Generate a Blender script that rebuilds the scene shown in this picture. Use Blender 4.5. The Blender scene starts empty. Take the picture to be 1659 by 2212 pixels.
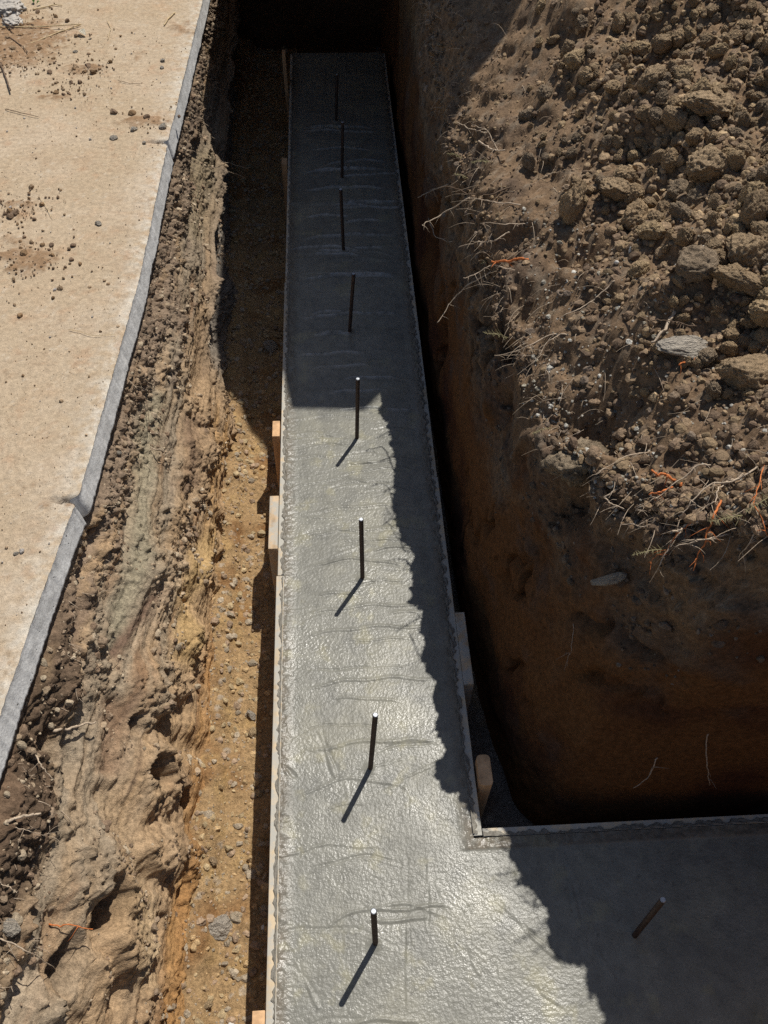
import bpy, bmesh, math, random
import numpy as np
from mathutils import Vector, Matrix
random.seed(7); rng = np.random.default_rng(7)
S = bpy.context.scene
COL = S.collection

# ------------------------------------------------------------------ camera, world, sun
PW, PH, FPX = 1659.0, 2212.0, 1900.0
R = np.array([[0.99831052, 0.03351112, 0.04746704],
              [-0.05578448, 0.78130995, 0.62164527],
              [0.01625444, 0.62324294, -0.78185934]])      # columns: right, up, forward
CAM = np.array([0.0, 0.0, 2.39])
cd = bpy.data.cameras.new('camera'); cam = bpy.data.objects.new('camera', cd); COL.objects.link(cam)
cd.sensor_fit = 'HORIZONTAL'; cd.sensor_width = 36; cd.lens = 36 * FPX / PW
cd.clip_start = 0.02; cd.clip_end = 500
M = Matrix([[R[i, 0], R[i, 1], -R[i, 2], CAM[i]] for i in range(3)] + [[0, 0, 0, 1]])
cam.matrix_world = M
S.camera = cam; S.cycles.use_denoising = False
S.render.resolution_x, S.render.resolution_y = 768, 1024
SUN = np.array([0.27, 0.43, 1.0])
el = math.atan2(1.0, math.hypot(.27, .43)); az = math.atan2(.27, .43)
w = bpy.data.worlds.new('World'); S.world = w; w.use_nodes = True
nt = w.node_tree; nt.nodes.clear()
sky = nt.nodes.new('ShaderNodeTexSky'); sky.sky_type = 'NISHITA'; sky.sun_disc = False
sky.sun_elevation = el; sky.sun_rotation = az
bg = nt.nodes.new('ShaderNodeBackground'); bg.inputs[1].default_value = 0.075
wo = nt.nodes.new('ShaderNodeOutputWorld')
nt.links.new(sky.outputs[0], bg.inputs[0]); nt.links.new(bg.outputs[0], wo.inputs[0])
sl = bpy.data.lights.new('sun', 'SUN'); sl.energy = 5.0; sl.angle = math.radians(0.5); sl.color = (1, .96, .89)
so = bpy.data.objects.new('sun', sl); COL.objects.link(so); so.location = (3, 4, 8)
so.rotation_euler = Vector(SUN).to_track_quat('Z', 'Y').to_euler()
S.view_settings.view_transform = 'Standard'; S.view_settings.look = 'None'
S.view_settings.exposure = -0.12; S.view_settings.gamma = 1.0; S.view_settings.use_curve_mapping = False

def ray(px, py): return R @ np.array([px - PW / 2, PH / 2 - py, FPX])
def at(px, py, z=0.0):
    r = ray(px, py); return CAM + (z - CAM[2]) / r[2] * r
def project(P):
    v = (P - CAM) @ R
    return PW / 2 + FPX * v[:, 0] / v[:, 2], PH / 2 - FPX * v[:, 1] / v[:, 2], v[:, 2]

# ------------------------------------------------------------------ noise (numpy)
_p = np.random.default_rng(3).permutation(256); _p = np.concatenate([_p, _p, _p])
_g = np.random.default_rng(4).normal(size=(256, 3)); _g /= np.linalg.norm(_g, axis=1)[:, None]
def perlin(P):
    P = np.asarray(P, float); I = np.floor(P).astype(int); F = P - I; I &= 255
    U = F * F * F * (F * (F * 6 - 15) + 10); out = 0
    for dx in (0, 1):
        for dy in (0, 1):
            for dz in (0, 1):
                h = _p[_p[_p[I[:, 0] + dx] + I[:, 1] + dy] + I[:, 2] + dz]
                d = (_g[h] * (F - [dx, dy, dz])).sum(1)
                wt = (U[:, 0] if dx else 1 - U[:, 0]) * (U[:, 1] if dy else 1 - U[:, 1]) * (U[:, 2] if dz else 1 - U[:, 2])
                out = out + wt * d
    return out * 1.6
def fbm(P, f, o=4, gain=.5, sc=(1, 1, 1), off=0.0, billow=False):
    P = np.asarray(P) * np.array(sc) * f + off; a = 1; s = 0; t = 0
    for i in range(o):
        n = perlin(P + 17.3 * i)
        s = s + a * ((np.abs(n) * 2 - .5) if billow else n); t += a; a *= gain; P = P * 2.03
    return s / t
def cell(P, f, off=0.0):                      # F1, id in 0..1
    P = np.asarray(P) * f + off; I = np.floor(P).astype(int); best = np.full(len(P), 9.0); idb = np.zeros(len(P))
    for dx in (-1, 0, 1):
        for dy in (-1, 0, 1):
            for dz in (-1, 0, 1):
                J = I + [dx, dy, dz]; K = J & 255
                h = _p[_p[_p[K[:, 0]] + K[:, 1]] + K[:, 2]]
                c = J + .5 + .42 * _g[h] * 1.2
                d = ((P - c) ** 2).sum(1)
                m = d < best; best[m] = d[m]; idb[m] = h[m] / 255.0
    return np.sqrt(best), idb
def pebbles(P, f, rmax=.55, off=0.0, dens=1.0):
    d, i = cell(P, f, off); r = rmax * (.35 + .65 * ((i * 7.13) % 1))
    keep = ((i * 3.71) % 1) < dens
    return np.where(keep, np.sqrt(np.maximum(0, r * r - d * d)), 0) / f, i
def sm(a, b, x):
    t = np.clip((x - a) / (b - a), 0, 1); return t * t * (3 - 2 * t)
def mix(a, b, t): return a + (b - a) * t
def mixc(A, B, t): return A + (np.asarray(B) - A) * t[:, None]

# ------------------------------------------------------------------ materials
def newmat(name, rough=.9, spec=.25):
    m = bpy.data.materials.new(name); m.use_nodes = True; n = m.node_tree
    b = n.nodes['Principled BSDF']; b.inputs['Roughness'].default_value = rough
    b.inputs['Specular IOR Level'].default_value = spec
    return m, n, b
def coords(n, sc=None):
    t = n.nodes.new('ShaderNodeTexCoord')
    if sc is None: return t.outputs['Object']
    mp = n.nodes.new('ShaderNodeMapping'); mp.inputs['Scale'].default_value = sc
    n.links.new(t.outputs['Object'], mp.inputs[0]); return mp.outputs[0]
def noise_n(n, vec, scale, detail=4, rough=.6):
    t = n.nodes.new('ShaderNodeTexNoise'); t.inputs['Scale'].default_value = scale
    t.inputs['Detail'].default_value = detail; t.inputs['Roughness'].default_value = rough
    n.links.new(vec, t.inputs['Vector']); return t.outputs['Fac']
def ramp(n, src, pts):
    r = n.nodes.new('ShaderNodeValToRGB'); e = r.color_ramp.elements
    while len(e) < len(pts): e.new(.5)
    for i, (p, c) in enumerate(pts): e[i].position = p; e[i].color = (*c, 1) if not isinstance(c, float) else (c, c, c, 1)
    n.links.new(src, r.inputs[0]); return r.outputs[0]
def mul(n, a, b, fac=1.0):
    m = n.nodes.new('ShaderNodeMixRGB'); m.blend_type = 'MULTIPLY'; m.inputs[0].default_value = fac
    n.links.new(a, m.inputs[1]); n.links.new(b, m.inputs[2]); return m.outputs[0]
def bumpn(n, src, strength, dist, prev=None):
    b = n.nodes.new('ShaderNodeBump'); b.inputs['Strength'].default_value = strength; b.inputs['Distance'].default_value = dist
    n.links.new(src, b.inputs['Height'])
    if prev is not None: n.links.new(prev, b.inputs['Normal'])
    return b.outputs[0]
def soil_mat(name, fine=260, crumb=90, bd=.004, var=(.55, 1.35), stretch=None):
    m, n, b = newmat(name, .95, .12)
    a = n.nodes.new('ShaderNodeVertexColor'); a.layer_name = 'Col'
    v = coords(n, stretch); v0 = coords(n)
    f1 = noise_n(n, v, crumb, 6, .7); f2 = noise_n(n, v0, fine, 4, .7)
    c = mul(n, a.outputs[0], ramp(n, f1, [(.3, var[0]), (.7, var[1])]))
    c = mul(n, c, ramp(n, f2, [(.3, .7), (.72, 1.25)]))
    n.links.new(c, b.inputs['Base Color'])
    vo = n.nodes.new('ShaderNodeTexVoronoi'); vo.inputs['Scale'].default_value = crumb * 1.4; n.links.new(v0, vo.inputs['Vector'])
    k = bumpn(n, vo.outputs['Distance'], -.5, bd * .7)
    k = bumpn(n, f1, .9, bd * 1.6, k); k = bumpn(n, f2, .8, bd * .6, k)
    n.links.new(k, b.inputs['Normal']); return m
M_bank = soil_mat('bank_soil', 300, 80, .004)
M_wallR = soil_mat('clay_soil', 300, 70, .003)
M_floor = soil_mat('floor_soil', 300, 90, .005)
M_dust = soil_mat('dusty_slab', 320, 60, .003, (.74, 1.2))
M_clod = soil_mat('clod_soil', 320, 110, .004)
M_bigclod = soil_mat('big_clod_soil', 9, 3.0, .014, (.72, 1.22))

def plain_mat(name, col, rough=.8, spec=.3, scale=60, var=.35, bump=.4, dist=.002, stretch=None, metal=0):
    m, n, b = newmat(name, rough, spec); v = coords(n, stretch)
    f = noise_n(n, v, scale, 5, .65)
    lo = tuple(c * (1 - var) for c in col); hi = tuple(min(1, c * (1 + var)) for c in col)
    n.links.new(ramp(n, f, [(.3, lo), (.7, hi)]), b.inputs['Base Color'])
    n.links.new(bumpn(n, f, bump, dist), b.inputs['Normal']); b.inputs['Metallic'].default_value = metal
    return m
M_root = plain_mat('pale_root', (.46, .36, .26), scale=150)
M_rootdark = plain_mat('brown_root', (.15, .10, .065), scale=150)
M_orange = plain_mat('orange_root', (.55, .17, .05), scale=150)
M_straw = plain_mat('dry_straw', (.55, .42, .24), scale=120)
M_green = plain_mat('green_leaf', (.10, .22, .04), scale=80)
M_stone = plain_mat('grey_stone', (.50, .44, .36), scale=3.5, var=.22, bump=.8, dist=.06)
M_white = plain_mat('white_pebble', (.62, .60, .55), scale=60, var=.2)
M_paper = plain_mat('white_leaf', (.7, .66, .55), scale=60, var=.12)
M_plastic = plain_mat('grey_rag', (.42, .38, .33), scale=40, rough=.6, var=.3)
M_rebar = plain_mat('rusty_steel', (.075, .05, .04), rough=.6, spec=.5, scale=90, var=.5, metal=.3)
M_steel = plain_mat('cut_steel', (.40, .42, .45), rough=.5, spec=.5, scale=200, var=.2, metal=.6)

# timber
def wood(name, col, stretch, cement=0.0):
    m, n, b = newmat(name, .8, .25); v = coords(n, stretch); v0 = coords(n)
    f = noise_n(n, v, 30, 6, .65)
    c = ramp(n, f, [(.32, tuple(x * .6 for x in col)), (.55, col), (.75, tuple(min(1, x * 1.25) for x in col))])
    if cement > 0:
        g = noise_n(n, v0, 22, 6, .7)
        k = n.nodes.new('ShaderNodeMixRGB'); k.inputs[2].default_value = (.42, .40, .35, 1)
        n.links.new(ramp(n, g, [(.5 - cement * .15, 0.0), (.62 - cement * .1, 1.0)]), k.inputs[0]); n.links.new(c, k.inputs[1]); c = k.outputs[0]
    n.links.new(c, b.inputs['Base Color']); n.links.new(bumpn(n, f, .5, .0015), b.inputs['Normal'])
    return m
M_board = wood('form_timber', (.58, .46, .31), (1, .06, 1), .8)
M_boardx = wood('cross_timber', (.58, .46, .31), (.06, 1, 1), .8)
M_stake = wood('stake_timber', (.66, .41, .22), (1, 1, .08), 0)
M_stakec = wood('cement_stake_timber', (.55, .40, .25), (1, .3, .3), .6)

# wet concrete
def wet_mat():
    m, n, b = newmat('wet_concrete', .3, .24); v = coords(n)
    big = noise_n(n, v, 5, 5, .6); mid = noise_n(n, v, 28, 6, .65); fin = noise_n(n, v, 130, 3, .6); gr = noise_n(n, v, 420, 2, .6)
    a = n.nodes.new('ShaderNodeVertexColor'); a.layer_name = 'Col'
    c = mul(n, a.outputs[0], ramp(n, mid, [(.3, .8), (.7, 1.15)])); c = mul(n, c, ramp(n, gr, [(.3, .8), (.7, 1.15)]))
    c = mul(n, c, ramp(n, big, [(.35, .88), (.65, 1.1)]))
    n.links.new(c, b.inputs['Base Color'])
    n.links.new(ramp(n, big, [(.38, .40), (.62, .25)]), b.inputs['Roughness'])
    b.inputs['Specular IOR Level'].default_value = .25
    lump = noise_n(n, v, 125, 2, .55)
    k = bumpn(n, lump, .5, .0034); k = bumpn(n, mid, .10, .004, k); k = bumpn(n, gr, .15, .0006, k)
    n.links.new(k, b.inputs['Normal']); return m
M_wet = wet_mat()
def slop_mat():
    m, n, b = newmat('cement_slop', .6, .4); v = coords(n); f = noise_n(n, v, 90, 5, .7)
    n.links.new(ramp(n, f, [(.3, (.13, .115, .09)), (.7, (.27, .25, .21))]), b.inputs['Base Color'])
    n.links.new(bumpn(n, f, .9, .004), b.inputs['Normal']); return m
M_slop = slop_mat()
def slabface_mat():
    m, n, b = newmat('slab_concrete', .9, .2); v = coords(n); f = noise_n(n, v, 14, 6, .7); g = noise_n(n, v, 150, 3, .6)
    vo = n.nodes.new('ShaderNodeTexVoronoi'); vo.inputs['Scale'].default_value = 45; n.links.new(coords(n, (.1, 1, 1)), vo.inputs['Vector']); vo.inputs['Randomness'].default_value = 1.0
    hx = n.nodes.new('ShaderNodeMath'); hx.operation = 'ADD'; n.links.new(vo.outputs['Distance'], hx.inputs[0]); n.links.new(noise_n(n, v, 30, 2, .5), hx.inputs[1]); hol = ramp(n, hx.outputs[0], [(.44, .45), (.52, 1.0)])
    c = mul(n, ramp(n, f, [(.3, (.52, .51, .49)), (.7, (.76, .75, .73))]), hol); c = mul(n, c, ramp(n, g, [(.3, .8), (.7, 1.15)]))
    n.links.new(c, b.inputs['Base Color'])
    n.links.new(bumpn(n, hol, .8, .004, bumpn(n, g, .6, .002)), b.inputs['Normal']); return m
M_slabface = slabface_mat()

# ------------------------------------------------------------------ helpers
def tag(o, label=None, cat=None, group=None, kind=None):
    if label: o['label'] = label
    if cat: o['category'] = cat
    if group: o['group'] = group
    if kind: o['kind'] = kind
    return o
def mesh_np(name, V, F, mat=None, colr=None, parent=None, smooth=True):
    me = bpy.data.meshes.new(name); V = np.asarray(V, float); F = np.asarray(F, int); k = F.shape[1]
    me.vertices.add(len(V)); me.vertices.foreach_set('co', V.ravel())
    me.loops.add(F.size); me.loops.foreach_set('vertex_index', F.ravel())
    me.polygons.add(len(F)); me.polygons.foreach_set('loop_start', np.arange(0, F.size, k)); me.polygons.foreach_set('loop_total', np.full(len(F), k))
    me.update(calc_edges=True); me.validate()
    me.polygons.foreach_set('use_smooth', np.full(len(me.polygons), smooth))
    if colr is not None:
        a = me.color_attributes.new('Col', 'FLOAT_COLOR', 'POINT')
        a.data.foreach_set('color', np.c_[np.clip(colr, .005, 1), np.ones(len(V))].ravel())
    o = bpy.data.objects.new(name, me); COL.objects.link(o)
    if mat: me.materials.append(mat)
    if parent: o.parent = parent
    return o
def grid_faces(nu, nv):
    i = np.arange(nu - 1)[:, None] * nv + np.arange(nv - 1)[None, :]
    i = i.ravel(); return np.c_[i, i + nv, i + nv + 1, i + 1]
def bm_obj(name, bm, mat, parent=None, smooth=False):
    me = bpy.data.meshes.new(name); bm.to_mesh(me); bm.free(); me.materials.append(mat)
    if smooth: me.polygons.foreach_set('use_smooth', np.full(len(me.polygons), True))
    o = bpy.data.objects.new(name, me); COL.objects.link(o)
    if parent: o.parent = parent
    return o
def box_bm(x0, x1, y0, y1, z0, z1, bev=.002, bm=None, cuts=0, wob=0, lean=(0, 0)):
    bm = bm or bmesh.new(); n0 = len(bm.verts)
    r = bmesh.ops.create_cube(bm, size=1)
    for v in r['verts']:
        t = v.co.z + .5
        v.co = Vector((mix(x0, x1, v.co.x + .5) + lean[0] * t, mix(y0, y1, v.co.y + .5) + lean[1] * t, mix(z0, z1, v.co.z + .5)))
    if bev: bmesh.ops.bevel(bm, geom=[e for e in bm.edges if all(v in r['verts'] or True for v in e.verts)], offset=bev, segments=2, affect='EDGES', profile=.5)
    return bm
def empty(name, loc=(0, 0, 0)):
    o = bpy.data.objects.new(name, None); o.empty_display_size = .05; COL.objects.link(o); o.location = loc; return o
def tube(name, pts, r0, r1, mat, parent=None, sides=6, sub=None):
    pts = np.asarray(pts, float); n = len(pts); V = []; F = []
    T = np.gradient(pts, axis=0); T /= np.linalg.norm(T, axis=1)[:, None] + 1e-9
    up = np.array([.3, .2, .93])
    for i in range(n):
        a = np.cross(T[i], up); a /= np.linalg.norm(a) + 1e-9; b = np.cross(T[i], a); r = mix(r0, r1, i / (n - 1))
        r *= 1 + .18 * math.sin(i * 2.1 + pts[0, 0] * 90)
        for k in range(sides):
            t = 2 * math.pi * k / sides; V.append(pts[i] + r * (math.cos(t) * a + math.sin(t) * b))
    for i in range(n - 1):
        for k in range(sides):
            k2 = (k + 1) % sides; F.append([i * sides + k, i * sides + k2, (i + 1) * sides + k2, (i + 1) * sides + k])
    if name is None: return V, F
    V += [pts[0], pts[-1]]
    for k in range(sides):                     # close the ends with thin quads
        k2 = (k + 1) % sides
        F.append([len(V) - 2, k2, k, len(V) - 2]); F.append([len(V) - 1, (n - 1) * sides + k, (n - 1) * sides + k2, len(V) - 1])
    me = bpy.data.meshes.new(name)
    me.from_pydata([tuple(v) for v in V], [], [tuple(dict.fromkeys(f)) for f in F]); me.materials.append(mat)
    me.polygons.foreach_set('use_smooth', np.full(len(me.polygons), True))
    o = bpy.data.objects.new(name, me); COL.objects.link(o)
    if parent: o.parent = parent
    return o

# ------------------------------------------------------------------ LEFT: pavement slab, bank, floor
ZS = .60
_sy = np.array([-3., .2, .88, 1.18, 1.51, 2.44, 3.32, 4.61, 9.]); _sx = np.array([-1.05, -.815, -.76, -.73, -.69, -.64, -.63, -.59, -.55])
def slab_x(y): return np.interp(y, _sy, _sx)
CR1, CR2 = 1.50, 3.30                       # cracks across the slab
def slab_edge(y):
    P = np.c_[y, y * 0, y * 0]
    e = slab_x(y) + .004 * fbm(P, 6, 3) + .004 * fbm(P, 45, 4, .6)
    for c, wd, dp in ((CR1, .012, .022), (CR2, .012, .018)): e = e - dp * np.exp(-((y - c) / wd) ** 2)
    return e - .004 * sm(CR1 - .02, CR1 - .03, y)
ys = np.concatenate([np.arange(-2.5, .1, .04), np.arange(.1, 6.6, .007), np.arange(6.6, 9, .05)])
ds = np.concatenate([np.linspace(0, .03, 8), np.arange(.037, 1.5, .008), np.geomspace(1.52, 30, 22)])
Yg, Dg = np.meshgrid(ys, ds, indexing='ij'); Yf, Df = Yg.ravel(), Dg.ravel()
P = np.c_[slab_edge(Yf) - Df, Yf, Df * 0 + ZS]
rub = sm(.45, .9, fbm(P, 2.2, 4, .55, off=4.1) + .5 - 0 * Df)      # crumb patches
zz = .003 * fbm(P, 6, 4) + .0015 * fbm(P, 60, 3) - .006 * np.exp(-Df / .008)
crk = np.zeros(len(P))
for c, ln in ((CR1, .075), (CR2, .10)):
    cy = c + .012 * fbm(np.c_[Df, Df, Df], 22, 3); k = np.exp(-((Yf - cy) / .007) ** 2) * sm(ln, 0, Df); crk = np.maximum(crk, k)
zz -= .03 * crk
edge_mask = sm(.5, 1.0, fbm(P, 3, 4, off=9.) * 1.2 + .45)
# loose soil drifts, positions read off the photograph
soil = np.zeros(len(P))
for px, py, rx, ry, a in ((60, 1050, .2, .04, .45), (250, 620, .05, .10, .4), (200, 330, .2, .05, .4), (120, 700, .12, .08, .4), (30, 800, .1, .15, .4), (60, 1200, .1, .08, .35), (300, 120, .1, .1, .5), (185, 150, .11, .06, .9), (310, 262, .13, .05, 1), (40, 450, .10, .10, .7), (60, 560, .14, .10, .9), (20, 90, .28, .30, 1.2), (310, 430, .07, .08, .5), (120, 1090, .10, .03, .6), (400, 60, .12, .12, .6), (10, 540, .1, .1, .8), (130, 210, .12, .03, .8)):
    q = at(px, py, ZS); soil = np.maximum(soil, a * np.exp(-(((P[:, 0] - q[0]) / rx) ** 2 + ((P[:, 1] - q[1]) / ry) ** 2)))
sn = fbm(P, 26, 5, .6, off=2.)
soilm = sm(.28, .62, soil * (.75 + 1.1 * sn) + .10 * fbm(P, 8, 3))
zz += soilm * (.004 + .008 * np.abs(fbm(P, 60, 4, .6)))
pb, pi_ = pebbles(P, 70, .42, dens=.16); zz += pb * .35 * sm(-.1, .5, fbm(P, 3, 3, off=7.))
P[:, 2] += zz
base = np.tile([.455, .35, .235], (len(P), 1))
base = mixc(base, [.50, .395, .28], sm(-.2, .5, fbm(P, 3.2, 5, off=1.)))
base = mixc(base, [.50, .33, .20], .5 * sm(.05, .6, fbm(P, 7, 5, off=3.)))
base = mixc(base, [.64, .60, .52], .8 * np.exp(-Df / .045) * sm(-.4, .3, fbm(P, 28, 4, .65)))
base = mixc(base, [.27, .165, .09], soilm * .9)
base = mixc(base, [.36, .25, .155], .7 * sm(.18, .5, fbm(P, 1, 5, .7, sc=(55, 38, 1), off=5.)) * sm(-.5, .3, fbm(P, 3, 3, off=6.)))
base = mixc(base, [.40, .29, .19], .55 * sm(.05, .45, fbm(P, 1, 5, .65, sc=(9, 16, 1), off=15.)))
base = mixc(base, [.42, .26, .155], .5 * sm(.12, .5, fbm(P, 14, 5, .65, off=45.)))
base = mixc(base, [.60, .52, .41], .6 * sm(.15, .5, fbm(P, 1, 5, .7, sc=(40, 30, 1), off=25.)))
base = mixc(base, [.08, .06, .05], crk)
pave = mesh_np('pavement', P, grid_faces(len(ys), len(ds))[:, ::-1], M_dust, base)
tag(pave, kind='structure', label='old concrete slab covered with pale sandy dust')
# slab edge face
hs = np.linspace(0, 1, 16); Yg, Hg = np.meshgrid(ys, hs, indexing='ij'); Yf, Hf = Yg.ravel(), Hg.ravel()
thk = .088 + .012 * fbm(np.c_[Yf, Yf, Yf], 2.5, 4) + .006 * fbm(np.c_[Yf, Yf, Yf], 40, 3)
xe = slab_edge(Yf)
P = np.c_[xe, Yf, ZS - .0035 - Hf * thk]
P[:, 0] += .014 * Hf + .0025 * fbm(P, 30, 4) + .0015 * (1 - sm(0, .12, Hf)) - .02 * sm(.86, 1, Hf)
sf = mesh_np('slab_edge_face', P, grid_faces(len(ys), len(hs)), M_slabface, parent=pave)

# left bank: profile from under the slab to the floor
prof_n = 250; sv = np.linspace(0, 1, prof_n)
ys2 = np.concatenate([np.arange(-2.5, .1, .05), np.arange(.1, 5.6, .0055), np.arange(5.6, 6.6, .02), np.arange(6.6, 9, .05)])
Yg, Sg = np.meshgrid(ys2, sv, indexing='ij'); Yf, Sf = Yg.ravel(), Sg.ravel()
def base_x(y): return np.interp(y, [-3, .42, .66, 1.28, 1.95, 2.83, 3.8, 4.98, 6.2], [-.44, -.44, -.435, -.43, -.42, -.425, -.46, -.50, -.52])
FLOOR = -.30
xt = slab_x(Yf) - .02; zt = ZS - .10; xb = base_x(Yf)
x = mix(xt, xb, Sf ** .92); z = mix(zt, FLOOR - .02, Sf)
far = sm(2.50, 2.95, Yf + .12 * fbm(np.c_[z, z, z], 5, 3))
# far part: clay ledge near z=.1, undercut below it
lg = np.interp(z, [-.32, 0.02, .07, .11, .2, .5], [-.055, -.045, -.01, .035, .012, 0]); x = x + far * lg
near = 1 - far
x = x + near * (.03 * np.sin(np.clip((Sf - .15) / .7, 0, 1) * math.pi))
P = np.c_[x, Yf, z]
W = P * [.15, 1, 1] + .022 * np.c_[fbm(P, 3, 3), fbm(P, 3, 3, off=5.), fbm(P, 3, 3, off=11.)]
st = fbm(W, 1, 3, .45, sc=(6, 1.1, 13)); st2 = fbm(W, 1, 3, .6, sc=(30, 2.2, 55), off=3.)
rough = sm(-.12, .25, fbm(P, 4.2, 4, .55, off=2.) + .35 * sm(.30, .0, Sf))       # crumbly areas
wx, wy, _ = project(P); vis = (Yf > .15) & (_ > .2)
jx = wx + 26 * fbm(P, 7, 4, .6, off=3.); jy = wy + 26 * fbm(P, 7, 4, .6, off=13.)
def near_line(pts, w_, soft=1.0):
    best = np.full(len(P), 1e9)
    for (x0, y0), (x1, y1) in zip(pts[:-1], pts[1:]):
        dx, dy = x1 - x0, y1 - y0; tt = np.clip(((jx - x0) * dx + (jy - y0) * dy) / (dx * dx + dy * dy), 0, 1)
        best = np.minimum(best, np.hypot(jx - x0 - tt * dx, jy - y0 - tt * dy))
    return np.where(vis, np.exp(-(best / w_) ** 2), 0)
# where the digger bucket scraped, slumped or tore the bank, read off the photograph and baked into the earth
clump = np.zeros(len(P))
for px, py, r, a in ((316, 1504, 55, 1), (341, 1687, 62, 1), (213, 1900, 80, 1.1), (256, 2052, 62, 1), (335, 1839, 42, .9), (150, 2170, 50, .7), (365, 1583, 30, .6), (420, 1390, 40, .6), (480, 640, 40, .8), (120, 1480, 60, .8), (430, 980, 40, .7), (40, 1760, 70, .8), (440, 1230, 30, .6), (400, 1850, 40, .6), (330, 1230, 35, .5), (470, 1180, 25, .5)):
    clump = np.maximum(clump, a * np.exp(-((jx - px) / r) ** 2 - ((jy - py) / (r * 1.25)) ** 2) * vis)
scoop = np.zeros(len(P))
for pl, w_ in (([(122, 1979), (116, 2052), (140, 2131), (189, 2204), (230, 2300)], 26), ([(189, 1961), (213, 2034), (256, 2107), (270, 2160)], 15), ([(238, 1717), (268, 1815), (298, 1900)], 28), ([(378, 1534), (365, 1571), (414, 1626)], 28), ([(256, 1522), (244, 1656)], 22), ([(200, 1150), (150, 1400)], 14), ([(30, 2212), (70, 2100)], 30)):
    scoop = np.maximum(scoop, near_line(pl, w_))
pbl, pid = pebbles(P + .006 * np.c_[fbm(P, 40, 2), fbm(P, 40, 2, off=9.), fbm(P, 40, 2, off=5.)], 34, .62)
pbs, _p2 = pebbles(P, 75, .62, off=3.); pbt, _p3 = pebbles(P, 130, .6, off=13.)
cr = fbm(P, 30, 5, .62, billow=True); cb = fbm(P, 11, 4, .55, off=8.)
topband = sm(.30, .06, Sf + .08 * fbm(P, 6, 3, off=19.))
rg = np.maximum(rough * .55, np.maximum(clump, topband)) * (1 - scoop)
rg = sm(.25, .65, rg + .38 * fbm(P, 14, 4, .6, off=29.))
disp = .045 * fbm(P, 3.2, 3, off=1.5) + .028 * st + .0065 * st2 * (1 - rg)
disp += rg * (.008 + .024 * cr + .022 * cb + .45 * pbl + .75 * pbs + .9 * pbt) + (1 - rg) * .008 * cr + clump * .05 - .030 * scoop
disp += .003 * fbm(P, 60, 4, .65)
crev = np.zeros(len(P))
for px, py, rx, ry, dpt in ((225, 1955, 22, 55, .13), (164, 2082, 20, 70, .10), (341, 1480, 10, 28, .06), (426, 1400, 12, 32, .08), (445, 1236, 12, 24, .06), (323, 1674, 18, 34, .09), (487, 980, 9, 28, .05), (400, 1720, 10, 22, .05), (290, 1560, 12, 26, .07), (150, 1650, 14, 50, .05), (360, 1870, 10, 30, .06), (480, 1820, 8, 60, .04), (345, 2010, 12, 34, .05), (395, 1960, 8, 60, .035), (110, 1620, 18, 40, .06), (402, 1300, 8, 30, .04), (60, 1990, 12, 30, .05)):
    crev = np.maximum(crev, dpt * sm(1.5, .5, ((jx - px) / rx) ** 2 + ((jy - py) / ry) ** 2) * vis)
disp -= .85 * crev
P[:, 0] += disp * sm(0, .04, Sf) * sm(1.0, .93, Sf) * .95; P[:, 2] += disp * .25 * sm(0, .1, Sf) * sm(1, .93, Sf)
dark = np.array([.16, .105, .07]); tan = np.array([.46, .315, .185]); grey = np.array([.38, .30, .21]); och = np.array([.50, .30, .13]); red = np.array([.30, .16, .08])
c = np.tile(tan, (len(P), 1))
c = mixc(c, grey, sm(.0, .5, fbm(W, 1, 4, sc=(6, 1.1, 9), off=6.) + .35 - np.abs(Sf - .3) * 1.5))
c = mixc(c, och, sm(-.1, .5, fbm(W, 1, 4, sc=(6, 1.2, 10), off=9.) + (Sf - .72) * 1.3))
c = mixc(c, red, .8 * sm(.12, .5, fbm(W, 1, 5, sc=(8, 1.8, 15), off=12.))); c = mixc(c, [.30, .2, .12], .75 * sm(.0, .45, fbm(P, 2.4, 5, .6, off=33.)))
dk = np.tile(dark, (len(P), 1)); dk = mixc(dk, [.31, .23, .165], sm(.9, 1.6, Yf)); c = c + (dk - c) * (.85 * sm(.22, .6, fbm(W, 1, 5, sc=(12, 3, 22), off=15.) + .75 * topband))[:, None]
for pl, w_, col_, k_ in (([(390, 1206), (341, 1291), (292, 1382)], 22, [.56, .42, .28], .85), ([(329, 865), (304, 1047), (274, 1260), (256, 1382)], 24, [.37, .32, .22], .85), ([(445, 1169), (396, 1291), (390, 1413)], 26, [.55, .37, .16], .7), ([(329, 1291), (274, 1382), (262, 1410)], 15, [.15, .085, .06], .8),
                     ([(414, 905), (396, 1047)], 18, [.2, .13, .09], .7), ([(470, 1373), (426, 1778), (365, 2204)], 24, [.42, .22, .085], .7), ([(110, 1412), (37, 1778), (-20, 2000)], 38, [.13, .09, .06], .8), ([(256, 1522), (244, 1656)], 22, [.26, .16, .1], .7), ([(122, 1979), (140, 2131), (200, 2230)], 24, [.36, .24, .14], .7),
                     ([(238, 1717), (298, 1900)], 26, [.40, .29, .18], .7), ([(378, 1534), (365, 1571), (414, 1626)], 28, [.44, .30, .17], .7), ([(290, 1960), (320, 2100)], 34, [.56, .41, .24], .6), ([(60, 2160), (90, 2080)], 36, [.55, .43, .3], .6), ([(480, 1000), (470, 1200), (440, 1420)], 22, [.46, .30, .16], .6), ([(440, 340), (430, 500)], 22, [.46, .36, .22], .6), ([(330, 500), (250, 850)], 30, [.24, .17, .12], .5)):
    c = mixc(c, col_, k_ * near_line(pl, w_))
c = mixc(c, c * .72, rg * sm(.0, .6, fbm(P, 18, 3, off=39.)) )
c = mixc(c, [.10, .07, .05], sm(.02, .09, crev) * .55)
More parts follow.
